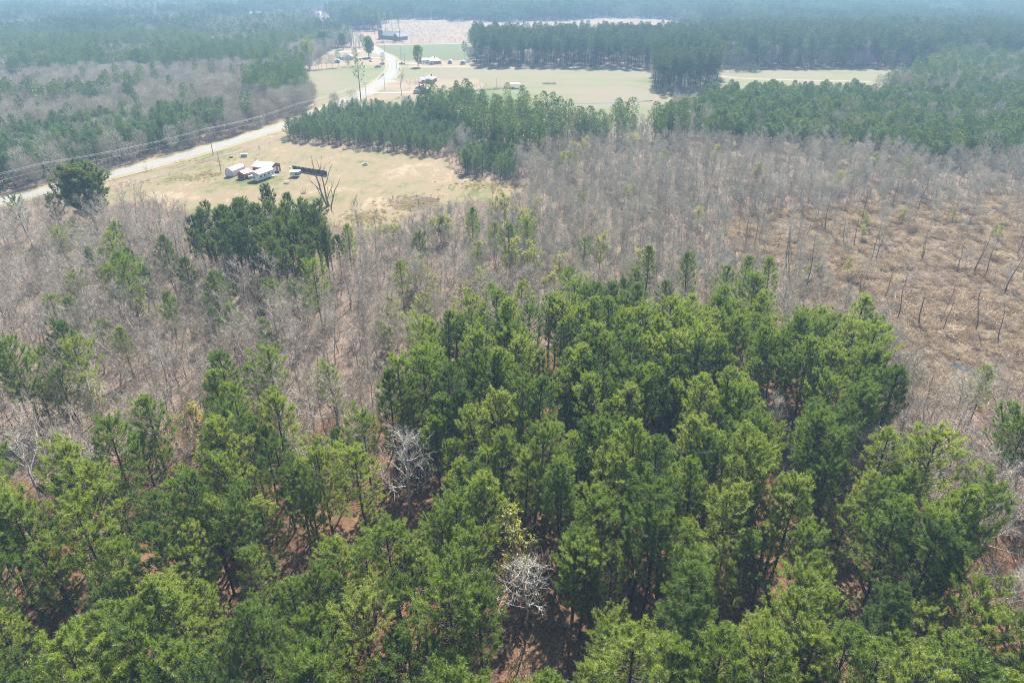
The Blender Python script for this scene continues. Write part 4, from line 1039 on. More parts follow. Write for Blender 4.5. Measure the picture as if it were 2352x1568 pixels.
rb_ = MB(); rb_.prism(arc[::-1] + arco, 0.0, Ln); rf = rb_.build('roof', 'white', o)
for k in range(1, 9):
    MB().prism([(x, z + .002) for x, z in arco][::-1] + [(Wd / 2 - (Wd / 2 + .09) * math.cos(t), Hw + (Ht - Hw + .09) * math.sin(t)) for t in np.linspace(0, math.pi, 13)], k * Ln / 9 - 0.03, k * Ln / 9 + 0.03).build('roof_rib', 'white', rf)
for y in (-0.03, Ln - 0.02):
    MB().prism([(x, z) for x, z in arc][::-1] + [(Wd / 2 - (Wd / 2 + .12) * math.cos(t), Hw + (Ht - Hw + .12) * math.sin(t)) for t in np.linspace(0, math.pi, 13)], y, y + 0.06).build('edge_trim', 'trim', o)
for x in (-0.06, Wd - 0.04): part('corner_trim', 'trim', o, (x, x + 0.1, -0.05, 0.06, 0.1, Hw))
for x in (0.3, 2.5): part('skid', 'dark', o, (x, x + 0.2, 0.0, Ln, 0.0, 0.12))

# small red shed with double door
a0 = z8(680, 752)
o = tag(empty('red_shed', (*a0, 0.03), R(-22)), 'small dark red shed with white roof and framed double door', 'shed')
w, l, e, pk = 3.3, 4.4, 2.2, 3.1
MB().prism([(0, 0.1), (0, e), (w / 2, pk), (w, e), (w, 0.1)][::-1], 0, l).build('wall', 'red', o)
gable_roof(MB(), 0, w, 0, l, e + .02, pk + .02, 0.18).build('roof', 'white', o)
for x in (0.72, 1.66):
    d = part('door', 'darkred', o, (x, x + 0.9, -0.05, -0.003, 0.25, 1.95))
    part('handle', 'trim', d, (x + (0.72 if x < 1 else 0.1), x + (0.80 if x < 1 else 0.18), -0.08, -0.053, 1.0, 1.15))
part('door_frame', 'wood', o, (0.6, 0.70, -0.06, -0.004, 0.2, 2.08), (2.58, 2.68, -0.06, -0.004, 0.2, 2.08), (0.70, 2.58, -0.06, -0.004, 1.98, 2.08))
part('corner_trim', 'white', o, (w - 0.06, w + 0.03, -0.05, 0.06, 0.1, e))
part('ramp', 'wood', o, (0.6, 2.6, -0.7, -0.02, 0.02, 0.12))
window(o, 2.2, w, 1.1, 0.8, 0.7, 'y', 1)
o2 = tag(empty('grey_cabinet', (a0[0] + 4.1, a0[1] - 0.2, 0.03), R(-22)), 'grey storage cabinet with white lid beside the small red shed', 'cabinet')
part('body', 'concrete', o2, (0, 0.8, 0, 2.0, 0.0, 0.95)); part('lid', 'white', o2, (-0.05, 0.85, -0.05, 2.05, 0.952, 1.05))

# red barn garage
o = tag(empty('red_garage', (-104.4, 274.6, 0.03), R(-16)), 'large red metal garage with white roof and white roller door', 'garage')
L_, D_, e, pk = 8.4, 6.6, 2.9, 4.1
v = MB().prism([(0, 0), (0, e), (D_ / 2, pk), (D_, e), (D_, 0)], 0, L_).v[0]
MB().add(np.stack([v[:, 1], v[:, 0], v[:, 2]], 1), [(0, 1, 2, 3, 4), (9, 8, 7, 6, 5)] + [(i, i + 5, (i + 1) % 5 + 5, (i + 1) % 5)[::1] for i in range(5)]).build('wall', 'red', o)
gable_roof(MB(), 0, L_, 0, D_, e + .02, pk + .02, 0.22, along='x').build('roof', 'white', o)
part('eave_trim', 'white', o, (-0.1, L_ + 0.1, -0.26, -0.2, e - 0.32, e - 0.05))
dr = part('roller_door', 'white', o, (L_ + 0.003, L_ + 0.06, 0.8, 3.7, 0.05, 2.55))
for k in range(5): part('door_slat', 'white', dr, (L_ + 0.061, L_ + 0.085, 0.82, 3.68, 0.1 + k * 0.49, 0.1 + k * 0.49 + 0.44))
part('side_door', 'white', o, (L_ + 0.003, L_ + 0.05, 4.7, 5.6, 0.05, 2.1))
for y in (-0.05, D_ - 0.06): part('corner_trim', 'white', o, (L_ - 0.05, L_ + 0.04, y, y + 0.11, 0, e - .05))

# carport with rounded eaves
co = tag(empty('carport', (-101.9, 262.9, 0.03), R(-20)), 'open white metal carport with rounded eaves over the travel trailer', 'carport')
w, l = 4.7, 9.0
pr = [(-0.15, 2.75), (-0.1, 3.05), (0.15, 3.28), (w / 2, 4.0), (w - 0.15, 3.28), (w + 0.1, 3.05), (w + 0.15, 2.75)]
rf = MB().prism(pr[::-1] + [(x * 0.985 + w * 0.0075, z + 0.07 if 0.1 < x < w - 0.1 else z) for x, z in pr], 0, l).build('roof', 'white', co)
for k in range(5):
    for x in (0.0, w): part('post', 'greymetal', co, (x - 0.04, x + 0.04, 0.15 + k * 2.15 - .04, 0.15 + k * 2.15 + .04, 0, 3.0))
for k in range(5):
    y = 0.15 + k * 2.15
    MB().tube([(0, y, 2.95), (w / 2, y, 3.85), (w, y, 2.95)], 0.04, 4).build('rafter', 'greymetal', co)

# travel trailer under the carport
t = tag(empty('travel_trailer', (-100.2, 262.2, 0.03), R(-20)), 'white travel trailer with grey stripe parked under the carport', 'trailer')
prof = [(0.0, 0.55), (-0.1, 1.2), (0.15, 2.35), (0.8, 2.9), (8.4, 2.9), (8.4, 0.6), (7.9, 0.45)]
c = MB().prism(prof, 0, 2.4); v = c.v[0]
MB().add(np.stack([v[:, 1], v[:, 0], v[:, 2]], 1), [q[::-1] for q in c.f]).build('body', 'white', t)
for x in (-0.012, 2.402): part('stripe', 'greymetal', t, (x, x + 0.01, 0.1, 8.3, 0.95, 1.22))
window(t, 0.75, -0.10, 1.45, 0.6, 0.5, 'x', -1, 'trim')
for y in (1.8, 4.0, 6.6): window(t, y, 2.4, 1.5, 0.9, 0.6, 'y', 1, 'trim')
for y in (1.8, 6.0): window(t, y, 0.0, 1.5, 0.9, 0.6, 'y', -1, 'trim')
d = part('door', 'siding', t, (2.402, 2.43, 4.9, 5.6, 0.7, 2.6)); part('handle', 'trim', d, (2.431, 2.46, 4.95, 5.05, 1.5, 1.6))
part('roof_vent', 'siding', t, (0.8, 1.6, 3.0, 3.8, 2.902, 3.15))
for y in (4.2, 5.2):
    for x in (0.15, 2.25): wheel(t, x, y, 0.36)
part('bumper', 'greymetal', t, (0.1, 2.3, -0.3, -0.05, 0.45, 0.6))
part('step', 'greymetal', t, (2.44, 2.85, 4.95, 5.55, 0.35, 0.42))

# long utility trailer
a0 = z8(1575, 775); a1 = z8(2010, 640)
t = tag(empty('utility_trailer', (*a0, 0.03), math.atan2(a1[1] - a0[1], a1[0] - a0[0]) - R(90) - R(4)), 'long white aluminium utility trailer on the grass beside the carport', 'trailer')
for x in (-0.75, 0.75): part('rail', 'white', t, (x - 0.08, x + 0.08, 0, 6.2, 0.55, 0.72))
for k in range(7): part('cross_member', 'greymetal', t, (-0.67, 0.67, 0.3 + k * 0.93, 0.42 + k * 0.93, 0.5, 0.6))
for x in (-0.95, 0.95):
    for y in (3.0, 3.9): wheel(t, x, y, 0.3)
    part('mudguard', 'white', t, (x - 0.14, x + 0.14, 2.6, 4.3, 0.64, 0.70))
MB().tube([(0.6, 0, 0.55), (0, -1.3, 0.5)], 0.05, 5).build('drawbar', 'greymetal', t); MB().tube([(-0.6, 0, 0.55), (0, -1.3, 0.5)], 0.05, 5).build('drawbar', 'greymetal', t)
# odds and ends under the carport's open side
for x, y, lb, nm in [(1700, 650, 'red and black ride-on mower beside the carport posts', 'ride_on_mower'), (1960, 580, 'dark quad bike in front of the roller door', 'quad_bike')]:
    q = z8(x, y); t = tag(empty(nm, (*q, 0.03), R(40)), lb, 'vehicle')
    c = MB().prism([(0, .35), (0, .7), (0.5, .8), (0.9, .55), (1.0, .95), (1.6, .9), (1.7, .35)], 0, .7); v = c.v[0]
    MB().add(v, c.f).build('body', 'red' if 'mower' in nm else 'paint_dark', t)
    part('seat', 'dark', t, (0.45, 0.95, 0.1, 0.6, 0.802, 0.95))
    for xx in (0.25, 1.4):
        for yy in (-0.05, 0.75):
            MB().tube([(xx, yy - .1, .27), (xx, yy + .1, .27)], .27, 12).build('wheel', 'dark', t)
    MB().tube([(1.05, 0.35, 0.9), (0.98, 0.35, 1.15)], 0.03, 5).build('steering', 'dark', t)

# shelter box on legs
a0 = z7(492, 690); a1 = z7(600, 672)
s_ = tag(empty('animal_shelter', (*a0, 0.03), R(-8)), 'white open-sided animal shelter box standing on short legs in the grass', 'shelter')
w, d = 3.3, 2.6
part('roof', 'white', s_, (-0.25, w + 0.25, -0.3, d + 0.25, 2.2, 2.3))
part('side_panel', 'siding', s_, (0, 2.0, 0, 0.05, 0.75, 2.19)); part('side_panel', 'siding', s_, (0, 0.05, 0.06, d, 0.75, 2.19)); part('side_panel', 'siding', s_, (0.06, w, d - 0.05, d, 0.75, 2.19))
part('floor', 'wood', s_, (0.05, w, 0.06, d - 0.06, 0.66, 0.74))
for x in (0.02, w - 0.08):
    for y in (0.07, d - 0.15): part('leg', 'wood', s_, (x, x + 0.1, y, y + 0.1, 0, 0.655))
for y in (0.05, d - 0.16): part('post', 'wood', s_, (w - 0.12, w, y, y + 0.1, 0.745, 2.19))
# dark screen fence
a0, a1 = np.array(z7(545, 555)), np.array(z7(1240, 665))
L_ = float(np.linalg.norm(a1 - a0)); f = tag(empty('screen_fence', (*a0, 0.03), math.atan2(*(a1 - a0)[::-1])), 'dark green ragged screen fence on pale posts in the pasture', 'fence')
nb = 7
for k in range(nb):
    x0, x1 = k * L_ / nb, (k + 1) * L_ / nb
    top = [(x0 + (x1 - x0) * q / 6, 2.05 + rng.uniform(-0.16, 0.12)) for q in range(7)]
    MB().prism([(x0 + 0.02, 0.05), (x1 - 0.02, 0.05)] + top[::-1], 0.0, 0.04).build('fence_panel', 'screen', f)
for k in range(nb + 1): part('post', 'greymetal', f, (k * L_ / nb - .04, k * L_ / nb + .04, -0.10, -0.01, 0, 2.15))
# picnic table
q = z7(415, 810); t = tag(empty('picnic_table', (*q, 0.03), R(12)), 'weathered pale picnic table standing alone in the pasture', 'table')
for k in range(4): part('plank', 'wood', t, (-0.9, 0.9, -0.4 + k * 0.205, -0.4 + k * 0.205 + 0.185, 0.74, 0.79))
for y in (-0.85, 0.6): part('bench', 'wood', t, (-0.9, 0.9, y, y + 0.25, 0.42, 0.47))
for x in (-0.65, 0.6):
    for sg in (-1, 1): MB().tube([(x, sg * 0.75, 0), (x, sg * 0.2, 0.74)], 0.05, 4).build('leg', 'wood', t)
    part('cross_beam', 'wood', t, (x - 0.05, x + 0.05, -0.8, 0.8, 0.36, 0.42))
# fire pit and three stakes
q = z7(760, 1012); MB().tube([(0.9 * math.cos(a), 0.9 * math.sin(a), 0.12) for a in np.linspace(0, TWO, 15)], 0.16, 6).build('fire_pit', 'brick').location = (*q, 0.05)
tag(bpy.data.objects['fire_pit'], 'ring of reddish stones with ash beside three stakes', 'fire pit')
for x, y, h in [(698, 1022, 1.1), (745, 985, 1.6), (800, 980, 1.5)]:
    q = z7(x, y); st = MB().tube([(0, 0, 0), (0.03, 0.02, h)], [0.06, 0.045], 6).build('wooden_stake', 'bark_dead'); st.location = (*q, 0.03)
    tag(st, f'dark wooden stake about {h:.1f} metres tall beside the fire pit', 'stake', 'stakes around the fire pit')
# concrete box, tyre, round tank
q = z9(1635, 1355); t = tag(empty('concrete_trough', (*q, 0.03), R(6)), 'grey concrete box with low lid on the pasture towards the road', 'trough')
part('body', 'concrete', t, (0, 2.6, 0, 1.7, 0, 1.15)); part('lid', 'metalroof', t, (-0.1, 2.7, -0.1, 1.8, 1.152, 1.28))
part('inlet', 'trim', t, (1.1, 1.5, -0.06, -0.004, 0.5, 0.9))
q = z9(1310, 1375); t = tag(empty('feed_trough', (*q, 0.03), R(5)), 'low black trough lying in the pasture towards the road', 'trough')
part('shell', 'dark', t, (-0.8, 0.8, -0.35, -0.28, 0.06, 0.42), (-0.8, 0.8, 0.28, 0.35, 0.06, 0.42), (-0.8, -0.73, -0.28, 0.28, 0.06, 0.42), (0.73, 0.8, -0.28, 0.28, 0.06, 0.42)); part('bottom', 'dark', t, (-0.8, 0.8, -0.35, 0.35, 0.0, 0.058))
q = z7(2008, 440); t = tag(empty('stock_tank', (*q, 0.03)), 'low round pale stock tank in the open pasture', 'tank')
MB().tube([(0, 0, 0), (0, 0, 0.5)], [1.25, 1.25], 20).build('wall', 'metalroof', t)
MB().tube([(1.27 * math.cos(a), 1.27 * math.sin(a), 0.5) for a in np.linspace(0, TWO, 21)], 0.06, 5).build('rim', 'white', t)
MB().tube([(0, 0, 0.502), (0, 0, 0.51)], [1.15, 1.15], 20).build('water', 'water', t)
q = z7(478, 503); t = MB().tube([(0, 0, 0), (0, 0, 0.25), (0, 0, 0.5), (0, 0, 0.62)], [0.28, 0.36, 0.33, 0.15], 12).build('white_barrel', 'white', smooth=True); t.location = (*q, 0.03); tag(t, 'small white barrel between red garage and screen fence', 'barrel')
for x, y, s2 in [(30, 980, 2.6), (260, 915, 2.2), (400, 930, 1.6)]:
    pass

# the big dead tree with lopped limbs
q = z7(1260, 1275); t = tag(empty('lopped_dead_tree', (*q, 0.0)), 'big dead tree with lopped bare limbs standing at the pasture edge', 'dead tree')
limbs = [([(1255, 1290), (1205, 1170), (1160, 960), (1140, 820), (1105, 680), (1080, 500), (1065, 285)], .62, .10, 'trunk'),
         ([(1275, 1290), (1245, 1100), (1235, 900), (1215, 700), (1190, 560), (1165, 430), (1152, 355)], .60, .10, 'trunk'),
         ([(1310, 1300), (1370, 1130), (1400, 1040), (1440, 940), (1490, 870), (1560, 740)], .42, .13, 'trunk'),
         ([(1190, 560), (1215, 460), (1232, 380), (1252, 310)], .16, .07, 'limb'), ([(1200, 1170), (1130, 1080), (1090, 990), (1070, 930), (1020, 850), (870, 765)], .32, .10, 'limb'),
         ([(1155, 960), (1090, 880), (1000, 780), (930, 655)], .26, .10, 'limb'), ([(1245, 1150), (1310, 1020), (1360, 930), (1410, 850), (1430, 760)], .28, .12, 'limb'),
         ([(1375, 1100), (1360, 950), (1370, 880), (1388, 790)], .2, .1, 'limb'), ([(1250, 860), (1300, 760), (1350, 620), (1400, 530), (1443, 450)], .26, .12, 'limb'),
         ([(1215, 700), (1245, 600), (1300, 480), (1345, 462)], .2, .06, 'limb'), ([(1210, 720), (1255, 640), (1280, 520), (1285, 470)], .18, .06, 'limb'), ([(1080, 520), (1050, 430), (1035, 380)], .12, .06, 'limb'),
         ([(1215, 690), (1230, 560), (1220, 480)], .16, .05, 'limb'), ([(1270, 1100), (1285, 980), (1285, 910), (1300, 895)], .16, .08, 'limb'), ([(1120, 740), (1060, 700), (985, 650)], .12, .05, 'limb'), ([(1165, 860), (1160, 790), (1195, 720)], .14, .08, 'limb')]
for j, (pl, r0, r1, nm) in enumerate(limbs):
    dy = (j % 5 - 2) * 0.35
    P_ = [((x - 1260) * 0.0171, dy * min(1, (1275 - y) * 0.0171 / 4), max(-0.2, (1275 - y) * 0.0178)) for x, y in pl]
    MB().tube(smooth_line(P_, 0.6), np.linspace(r0 * 0.62, r1 * 0.45, len(smooth_line(P_, 0.6))), 7).build(nm, 'bark_dead', t, True)
tw_ = shrub(990, 4.5, 4.0, 26, 'twig_far', 0.03)
link('twigs', tw_, t)
small = tree('roadside_sapling', SLIM[4], z7(20, 0) if False else zoomed(600, 420, 5.227)(843, 160), 0.55, 0.3, 'small leafless sapling alone in the pasture towards the road', 'bare tree')

# ------------------------------------------------------------------ utility poles and wires
def pole(base, h, rz, label, arm=True, can=False, group=None):
    o = tag(empty('utility_pole', (*base, 0.0), rz), label, 'utility pole', group)
    MB().tube([(0, 0, -0.2), (0, 0, h)], [0.17, 0.11], 8).build('mast', 'polewood', o)
    if arm:
        part('crossarm', 'polewood', o, (-1.3, 1.3, 0.12, 0.22, h - 0.5, h - 0.36))
        for x in (-1.15, -0.4, 1.15): MB().tube([(x, 0.17, h - 0.358), (x, 0.17, h - 0.1)], [0.05, 0.03], 6).build('insulator', 'concrete', o)
    if can: MB().tube([(0.38, 0, h - 2.0), (0.38, 0, h - 1.1)], 0.22, 10).build('transformer', 'greymetal', o)
    return o
d = lambda a, b: math.atan2(b[1] - a[1], b[0] - a[0]) - R(90)
PP = [(-215, 172), G(121, 440), G(490, 356), (-112, 372), z6(1520, 1530), z6(1945, 1280), z4(215, 690)]
HT = [11, 10.6, 11.6, 11, 11, 11, 10]
LBL = [None, 'grey wooden utility pole beside the road near the spreading pine', 'utility pole with transformer between the road and the red sheds', 'utility pole hidden at the edge of young pines by the road', 'utility pole beside the road near the tall lone pine', 'utility pole on the inside of the road bend by the brick house', 'utility pole on the outer curve of the road']
for k in range(1, 7): pole(PP[k], HT[k], d(PP[k], PP[k + 1] if k < 6 else (-130, 800)), LBL[k], True, k == 2)
pole(PP[0], 11, d(PP[0], PP[1]), 'utility pole further along the road past the spreading pine')
pole(G(508, 395), 8.2, 0.3, 'shorter plain pole without crossarm near the white arched shed', False)
for q, h, lb in [(z4(420, 510), 10, 'utility pole beside the dark pickup truck'), (z4(1742, 1165), 7, 'pole at the lower yard behind the pines'), (z5(445, 440), 6, 'thin pole in the farm field left of the white pavilion'), (z3(1575, 1010), 9, 'utility pole in the green crop near the road bend'), (z3(2085, 1205), 11, 'tall utility pole at the lower edge of the green crop')]:
    pole(q, h, 0.2, lb, h > 8)
def wire(pts_a, pts_b, sag, lab, r=0.022):
    a, b = np.array(pts_a), np.array(pts_b); u = np.linspace(0, 1, 15)[:, None]
    p_ = a + (b - a) * u; p_[:, 2] -= (4 * sag * u * (1 - u))[:, 0]
    tag(MB().tube(p_, r, 4).build('power_wire', 'wire'), lab, 'wire', 'wires between the utility poles')
SPAN = ['past the spreading pine', 'from the spreading pine to the transformer pole', 'from the transformer pole to the young pines', 'from the young pines to the lone pine', 'from the lone pine to the bend']
for k in range(5):
    a, b = np.array(PP[k]), np.array(PP[k + 1]); ra, rb2 = d(PP[k], PP[k + 1]) if k == 0 else d(PP[k], PP[k + 1]), d(PP[k + 1], PP[min(k + 2, 6)])
    for off, dz, nm in [(-1.15, -0.08, 'outer left'), (-0.4, -0.08, 'inner'), (1.15, -0.08, 'outer right'), (0.0, -2.3, 'lower neutral')]:
        pa = (a[0] + math.cos(ra) * off, a[1] + math.sin(ra) * off, HT[k] + dz); pb = (b[0] + math.cos(rb2) * off, b[1] + math.sin(rb2) * off, HT[k + 1] + dz)
        wire(pa, pb, 1.1, f'{nm} power wire {SPAN[k]}', 0.02)

# ------------------------------------------------------------------ farm houses, church, yards
def hip(b, x0, x1, y0, y1, ze, zr, inset, over=0.4):
    x0 -= over; x1 += over; y0 -= over; y1 += over; ym = (y0 + y1) / 2
    v = [(x0, y0, ze), (x1, y0, ze), (x1, y1, ze), (x0, y1, ze), (x0 + inset, ym, zr), (x1 - inset, ym, zr)]
    return b.add(v, [(0, 1, 5, 4), (1, 2, 5), (2, 3, 4, 5), (3, 0, 4), (3, 2, 1, 0)])
def face(a, b): return math.atan2(b[1] - a[1], b[0] - a[0])
# brick house
a, b = z4(868, 948), z4(1130, 958)
o = tag(empty('brick_house', (*a, 0.07), face(a, b) + R(4)), 'red brick bungalow with grey hipped roof and side carport', 'house')
w = math.dist(a, b); dp = 13.0
part('wall', 'brick', o, (0, w, 0, dp, 0, 2.6)); hip(MB(), 0, w, 0, dp, 2.602, 4.9, 3.4).build('roof', 'slate', o)
part('carport_roof', 'slate', o, (-3.6, -0.45, 3.0, 10.0, 2.5, 2.72))
for y in (3.2, 9.7): part('post', 'white', o, (-3.5, -3.38, y, y + .12, 0, 2.495))
part('porch_floor', 'concrete', o, (-0.0, 4.6, -1.8, -0.01, 0, 0.15)); part('porch_roof', 'slate', o, (-0.3, 4.8, -2.0, -0.42, 2.45, 2.6))
for x in (0.1, 2.3, 4.4): part('porch_post', 'white', o, (x, x + .13, -1.75, -1.62, 0.152, 2.445))
dr = part('door', 'white', o, (2.0, 2.95, -0.05, -0.003, 0.15, 2.2)); part('handle', 'trim', dr, (2.8, 2.88, -0.08, -0.051, 1.1, 1.2))
for x in (1.0, 3.8, 5.8): window(o, x, 0, 1.0, 1.0, 1.2)
for y in (2.5, 6.0, 9.5): window(o, y, w, 1.0, 1.0, 1.2, 'y', 1)
part('chimney', 'brick', o, (w - 2.6, w - 1.9, dp / 2 + .6, dp / 2 + 1.3, 3.5, 5.6))
# metal roofed house
a, b = z4(640, 1215), z4(935, 1235)
o = tag(empty('metal_roofed_house', (*a, 0.07), face(a, b) + R(3)), 'old house with pale blue-grey metal roof and dark chimneys behind pines', 'house')
w = 8.6; dp = 9.0
MB().prism([(0, 0), (0, 2.8), (w / 2 + 0.6, 5.2), (w, 2.8), (w, 0)][::-1], 2.5, dp).build('wall', 'brick', o)
part('front_wing', 'siding', o, (0.2, 4.2, 0.0, 2.498, 0, 2.4))
gable_roof(MB(), 0, w, 2.5, dp, 2.83, 5.0, 0.4).build('roof', 'metalroof', o)
MB().prism([(-0.3, 2.3), (4.6, 2.75), (4.6, 2.87), (-0.3, 2.42)][::-1], -0.4, 2.08).build('porch_roof', 'metalroof', o)
for x, y in ((1.2, 6.5), (5.2, 4.0)): part('chimney', 'trim', o, (x, x + 0.55, y, y + 0.55, 3.2, 6.3))
window(o, 1.2, 0.0, 0.9, 0.9, 1.1); window(o, 3.0, 0.0, 0.9, 0.9, 1.1); window(o, 6.5, 2.5, 0.9, 0.9, 1.2)
dr = part('door', 'darkred', o, (4.9, 5.8, 2.44, 2.497, 0.1, 2.1)); part('handle', 'greymetal', dr, (5.65, 5.72, 2.41, 2.439, 1.0, 1.1))
# beige house
a, b = z4(1060, 448), z4(1385, 432)
o = tag(empty('beige_house', (*a, 0.07), face(a, b) - R(3)), 'beige house with tan roof and blue-grey porch beside the green crop', 'house')
w = math.dist(a, b); dp = 15.0
part('wall', 'beige', o, (2.2, w, 0.5, dp, 0, 2.7)); hip(MB(), 2.2, w, 0.5, dp, 2.702, 5.6, 4.5, 0.5).build('roof', 'tan_roof', o)
part('wing_wall', 'beige', o, (-6.0, 2.19, 9.0, dp, 0, 2.5)); gable_roof(MB(), -6.0, 1.6, 9.0, dp, 2.52, 4.2, 0.3, along='x').build('wing_roof', 'tan_roof', o)
part('porch_floor', 'concrete', o, (0.2, 4.6, -1.6, 0.48, 0, 0.25)); MB().prism([(0.0, 2.4), (2.4, 3.3), (4.8, 2.4), (4.8, 2.5), (2.4, 3.42), (0.0, 2.5)], -1.9, 0.2).build('porch_roof', 'tan_roof', o)
for x in (0.35, 2.3, 4.3): part('porch_post', 'white', o, (x, x + .15, -1.5, -1.35, 0.252, 2.43))
for x in (5.6, 7.0, 8.4, 9.6): window(o, x, 0.5, 1.0, 0.9, 1.1)
dr = part('door', 'white', o, (2.9, 3.8, 0.44, 0.497, 0.25, 2.2)); part('handle', 'trim', dr, (3.62, 3.7, 0.41, 0.439, 1.1, 1.2))
part('chimney', 'dark', o, (6.2, 6.7, 5.2, 5.7, 4.2, 6.2))
# two small outbuildings
for x0, x1, y, lb, mat, dm in [(1558, 1668, 430, 'small pale shed with blue window beside the beige house', 'siding', 'glass'), (1888, 2015, 448, 'small tan shed with sloped roof near the tall pine block', 'beige', 'trim')]:
    a, b = z4(x0, y), z4(x1, y); w = math.dist(a, b)
    o = tag(empty('small_shed', (*a, 0.07), face(a, b)), lb, 'shed')
    MB().prism([(0, 0), (0, 2.2), (w / 2, 3.2), (w, 2.2), (w, 0)][::-1], 0, 4.0).build('wall', mat, o)
    gable_roof(MB(), 0, w, 0, 4.0, 2.22, 3.2, 0.2).build('roof', 'tan_roof', o)
    part('door', dm, o, (w / 2 - 0.6, w / 2 + 0.6, -0.05, -0.003, 0.6, 2.0)); part('sill', 'white', o, (w / 2 - 0.75, w / 2 + 0.75, -0.12, -0.004, 0.45, 0.58))
# white house left of the road
a, b = z3(320, 1250), z3(575, 1248)
o = tag(empty('white_house', (*a, 0.07), face(a, b)), 'white house with grey-brown gable roof left of the road bend', 'house')
w = math.dist(a, b); dp = 9.0
MB().prism([(0, 0), (0, 2.7), (w / 2, 4.6), (w, 2.7), (w, 0)][::-1], 0, dp).build('wall', 'siding', o)
gable_roof(MB(), 0, w, 0, dp, 2.72, 4.6, 0.4).build('roof', 'tan_roof', o)
part('wing_wall', 'siding', o, (-5.6, -0.01, 1.5, 8.0, 0, 2.5)); gable_roof(MB(), -5.6, -0.45, 1.5, 8.0, 2.52, 4.1, 0.35, along='x').build('wing_roof', 'slate', o)
for x in (w * 0.3, w * 0.7): window(o, x, 0, 0.9, 1.0, 1.2)
for x in (-4.2, -1.8): window(o, x, 1.5, 0.9, 1.0, 1.1)
dr = part('door', 'white', o, (-3.4, -2.5, 1.44, 1.497, 0.1, 2.1)); part('handle', 'trim', dr, (-2.7, -2.6, 1.41, 1.439, 1, 1.1))
a, b = z3(20, 1340), z3(175, 1335); w = math.dist(a, b)
o = tag(empty('garden_shed', (*a, 0.07), face(a, b)), 'small pale garden shed by the bare trees left of the white house', 'shed')
MB().prism([(0, 0), (0, 2.2), (w / 2, 3.1), (w, 2.2), (w, 0)][::-1], 0, 4).build('wall', 'siding', o); gable_roof(MB(), 0, w, 0, 4, 2.22, 3.1, 0.2).build('roof', 'metalroof', o); part('door', 'trim', o, (w / 2 - .6, w / 2 + .6, -.05, -.003, .1, 2.0))
# church
a, b = z3(1370, 590), z3(2000, 640)
o = tag(empty('brick_church', (*a, 0.06), face(a, b) + R(2)), 'red brick church with grey roof and white belfry under a dark spire', 'church')
w = math.dist(a, b)
part('tower', 'brick', o, (-0.5, 3.4, 1.0, 5.0, 0, 9.5))
part('belfry', 'white', o, (-0.2, 3.1, 1.3, 4.7, 9.502, 12.4))
for x in (0.4, 1.75): part('louvre', 'greymetal', o, (x, x + 0.85, 1.22, 1.297, 10.0, 11.9))
MB().add([(-0.5, 1.0, 12.402), (3.4, 1.0, 12.402), (3.4, 5.0, 12.402), (-0.5, 5.0, 12.402), (1.45, 3.0, 17.2)], [(0, 1, 4), (1, 2, 4), (2, 3, 4), (3, 0, 4), (3, 2, 1, 0)]).build('spire', 'slate', o)
v = MB().prism([(2, 0), (2, 4.2), (8, 9.0), (14, 4.2), (14, 0)], 3.42, w - 6).v[0]
MB().add(np.stack([v[:, 1], v[:, 0], v[:, 2]], 1), [(0, 1, 2, 3, 4), (9, 8, 7, 6, 5)] + [(i, i + 5, (i + 1) % 5 + 5, (i + 1) % 5) for i in range(5)]).build('nave_wall', 'brick', o)
gable_roof(MB(), 3.7, w - 6, 2, 14, 4.23, 9.05, 0.25, along='x').build('nave_roof', 'slate', o)
MB().prism([(w - 9.0, 0), (w - 9.0, 4.0), (w - 4.5, 7.6), (w, 4.0), (w, 0)][::-1], -1.0, 14.5).build('transept_wall', 'brick', o)
gable_roof(MB(), w - 9.0, w, -1.0, 14.5, 4.05, 7.68, 0.3).build('transept_roof', 'slate', o)
for x in (6, 9, 12, 15):
    if x < w - 10: window(o, x, 2.0, 1.2, 1.0, 2.2)
window(o, w - 4.5, -1.0, 1.5, 1.4, 2.6)
for sg in (-1, 1):
    MB().tube([(w - 4.5 + sg * 4.9, -1.36, 3.95), (w - 4.5, -1.36, 7.8)], 0.16, 4).build('rake_trim', 'white', o)
MB().tube([(3.5, 1.6, 4.0), (3.5, 8.0, 9.3)], 0.2, 4).build('rake_trim', 'white', o)
# white pavilion in the field
a, b = z5(700, 478), z5(835, 474); w = math.dist(a, b)
o = tag(empty('white_pavilion', (*a, 0.05), face(a, b)), 'open white pavilion on posts alone in the farm field', 'pavilion')
part('roof', 'white', o, (-0.4, w + 0.4, -0.4, 5.4, 2.9, 3.3))
for k in range(5):
    for y in (0.0, 4.9): part('post', 'white', o, (k * (w - .14) / 4, k * (w - .14) / 4 + .14, y, y + .14, 0, 2.895))
part('bench', 'concrete', o, (0.5, w * 0.45, 1.5, 3.2, 0, 0.9))
# swing frame near the garden plot
a = z4(2115, 1190); o = tag(empty('garden_stand', (*a, 0.05), 0.1), 'small white topped garden stand on thin legs behind the pines', 'stand')
part('top', 'white', o, (-1.1, 1.1, -0.8, 0.8, 3.0, 3.15))
for x in (-1.0, 0.92):
    for y in (-0.7, 0.62): part('leg', 'wood', o, (x, x + .08, y, y + .08, 0, 2.995))
# garden posts
for k, (x, y) in enumerate([(100, 445), (165, 460), (220, 455), (275, 445), (60, 440), (20, 450), (140, 420), (250, 415)]):
    q = z5(x, y); g = MB().tube([(0, 0, 0), (0, 0, 2.0)], [0.09, 0.07], 6).build('garden_post', 'bark_dead'); g.location = (*q, 0.05)
    tag(g, 'dark wooden post of the garden plot left of the white pavilion', 'post', 'garden plot posts')
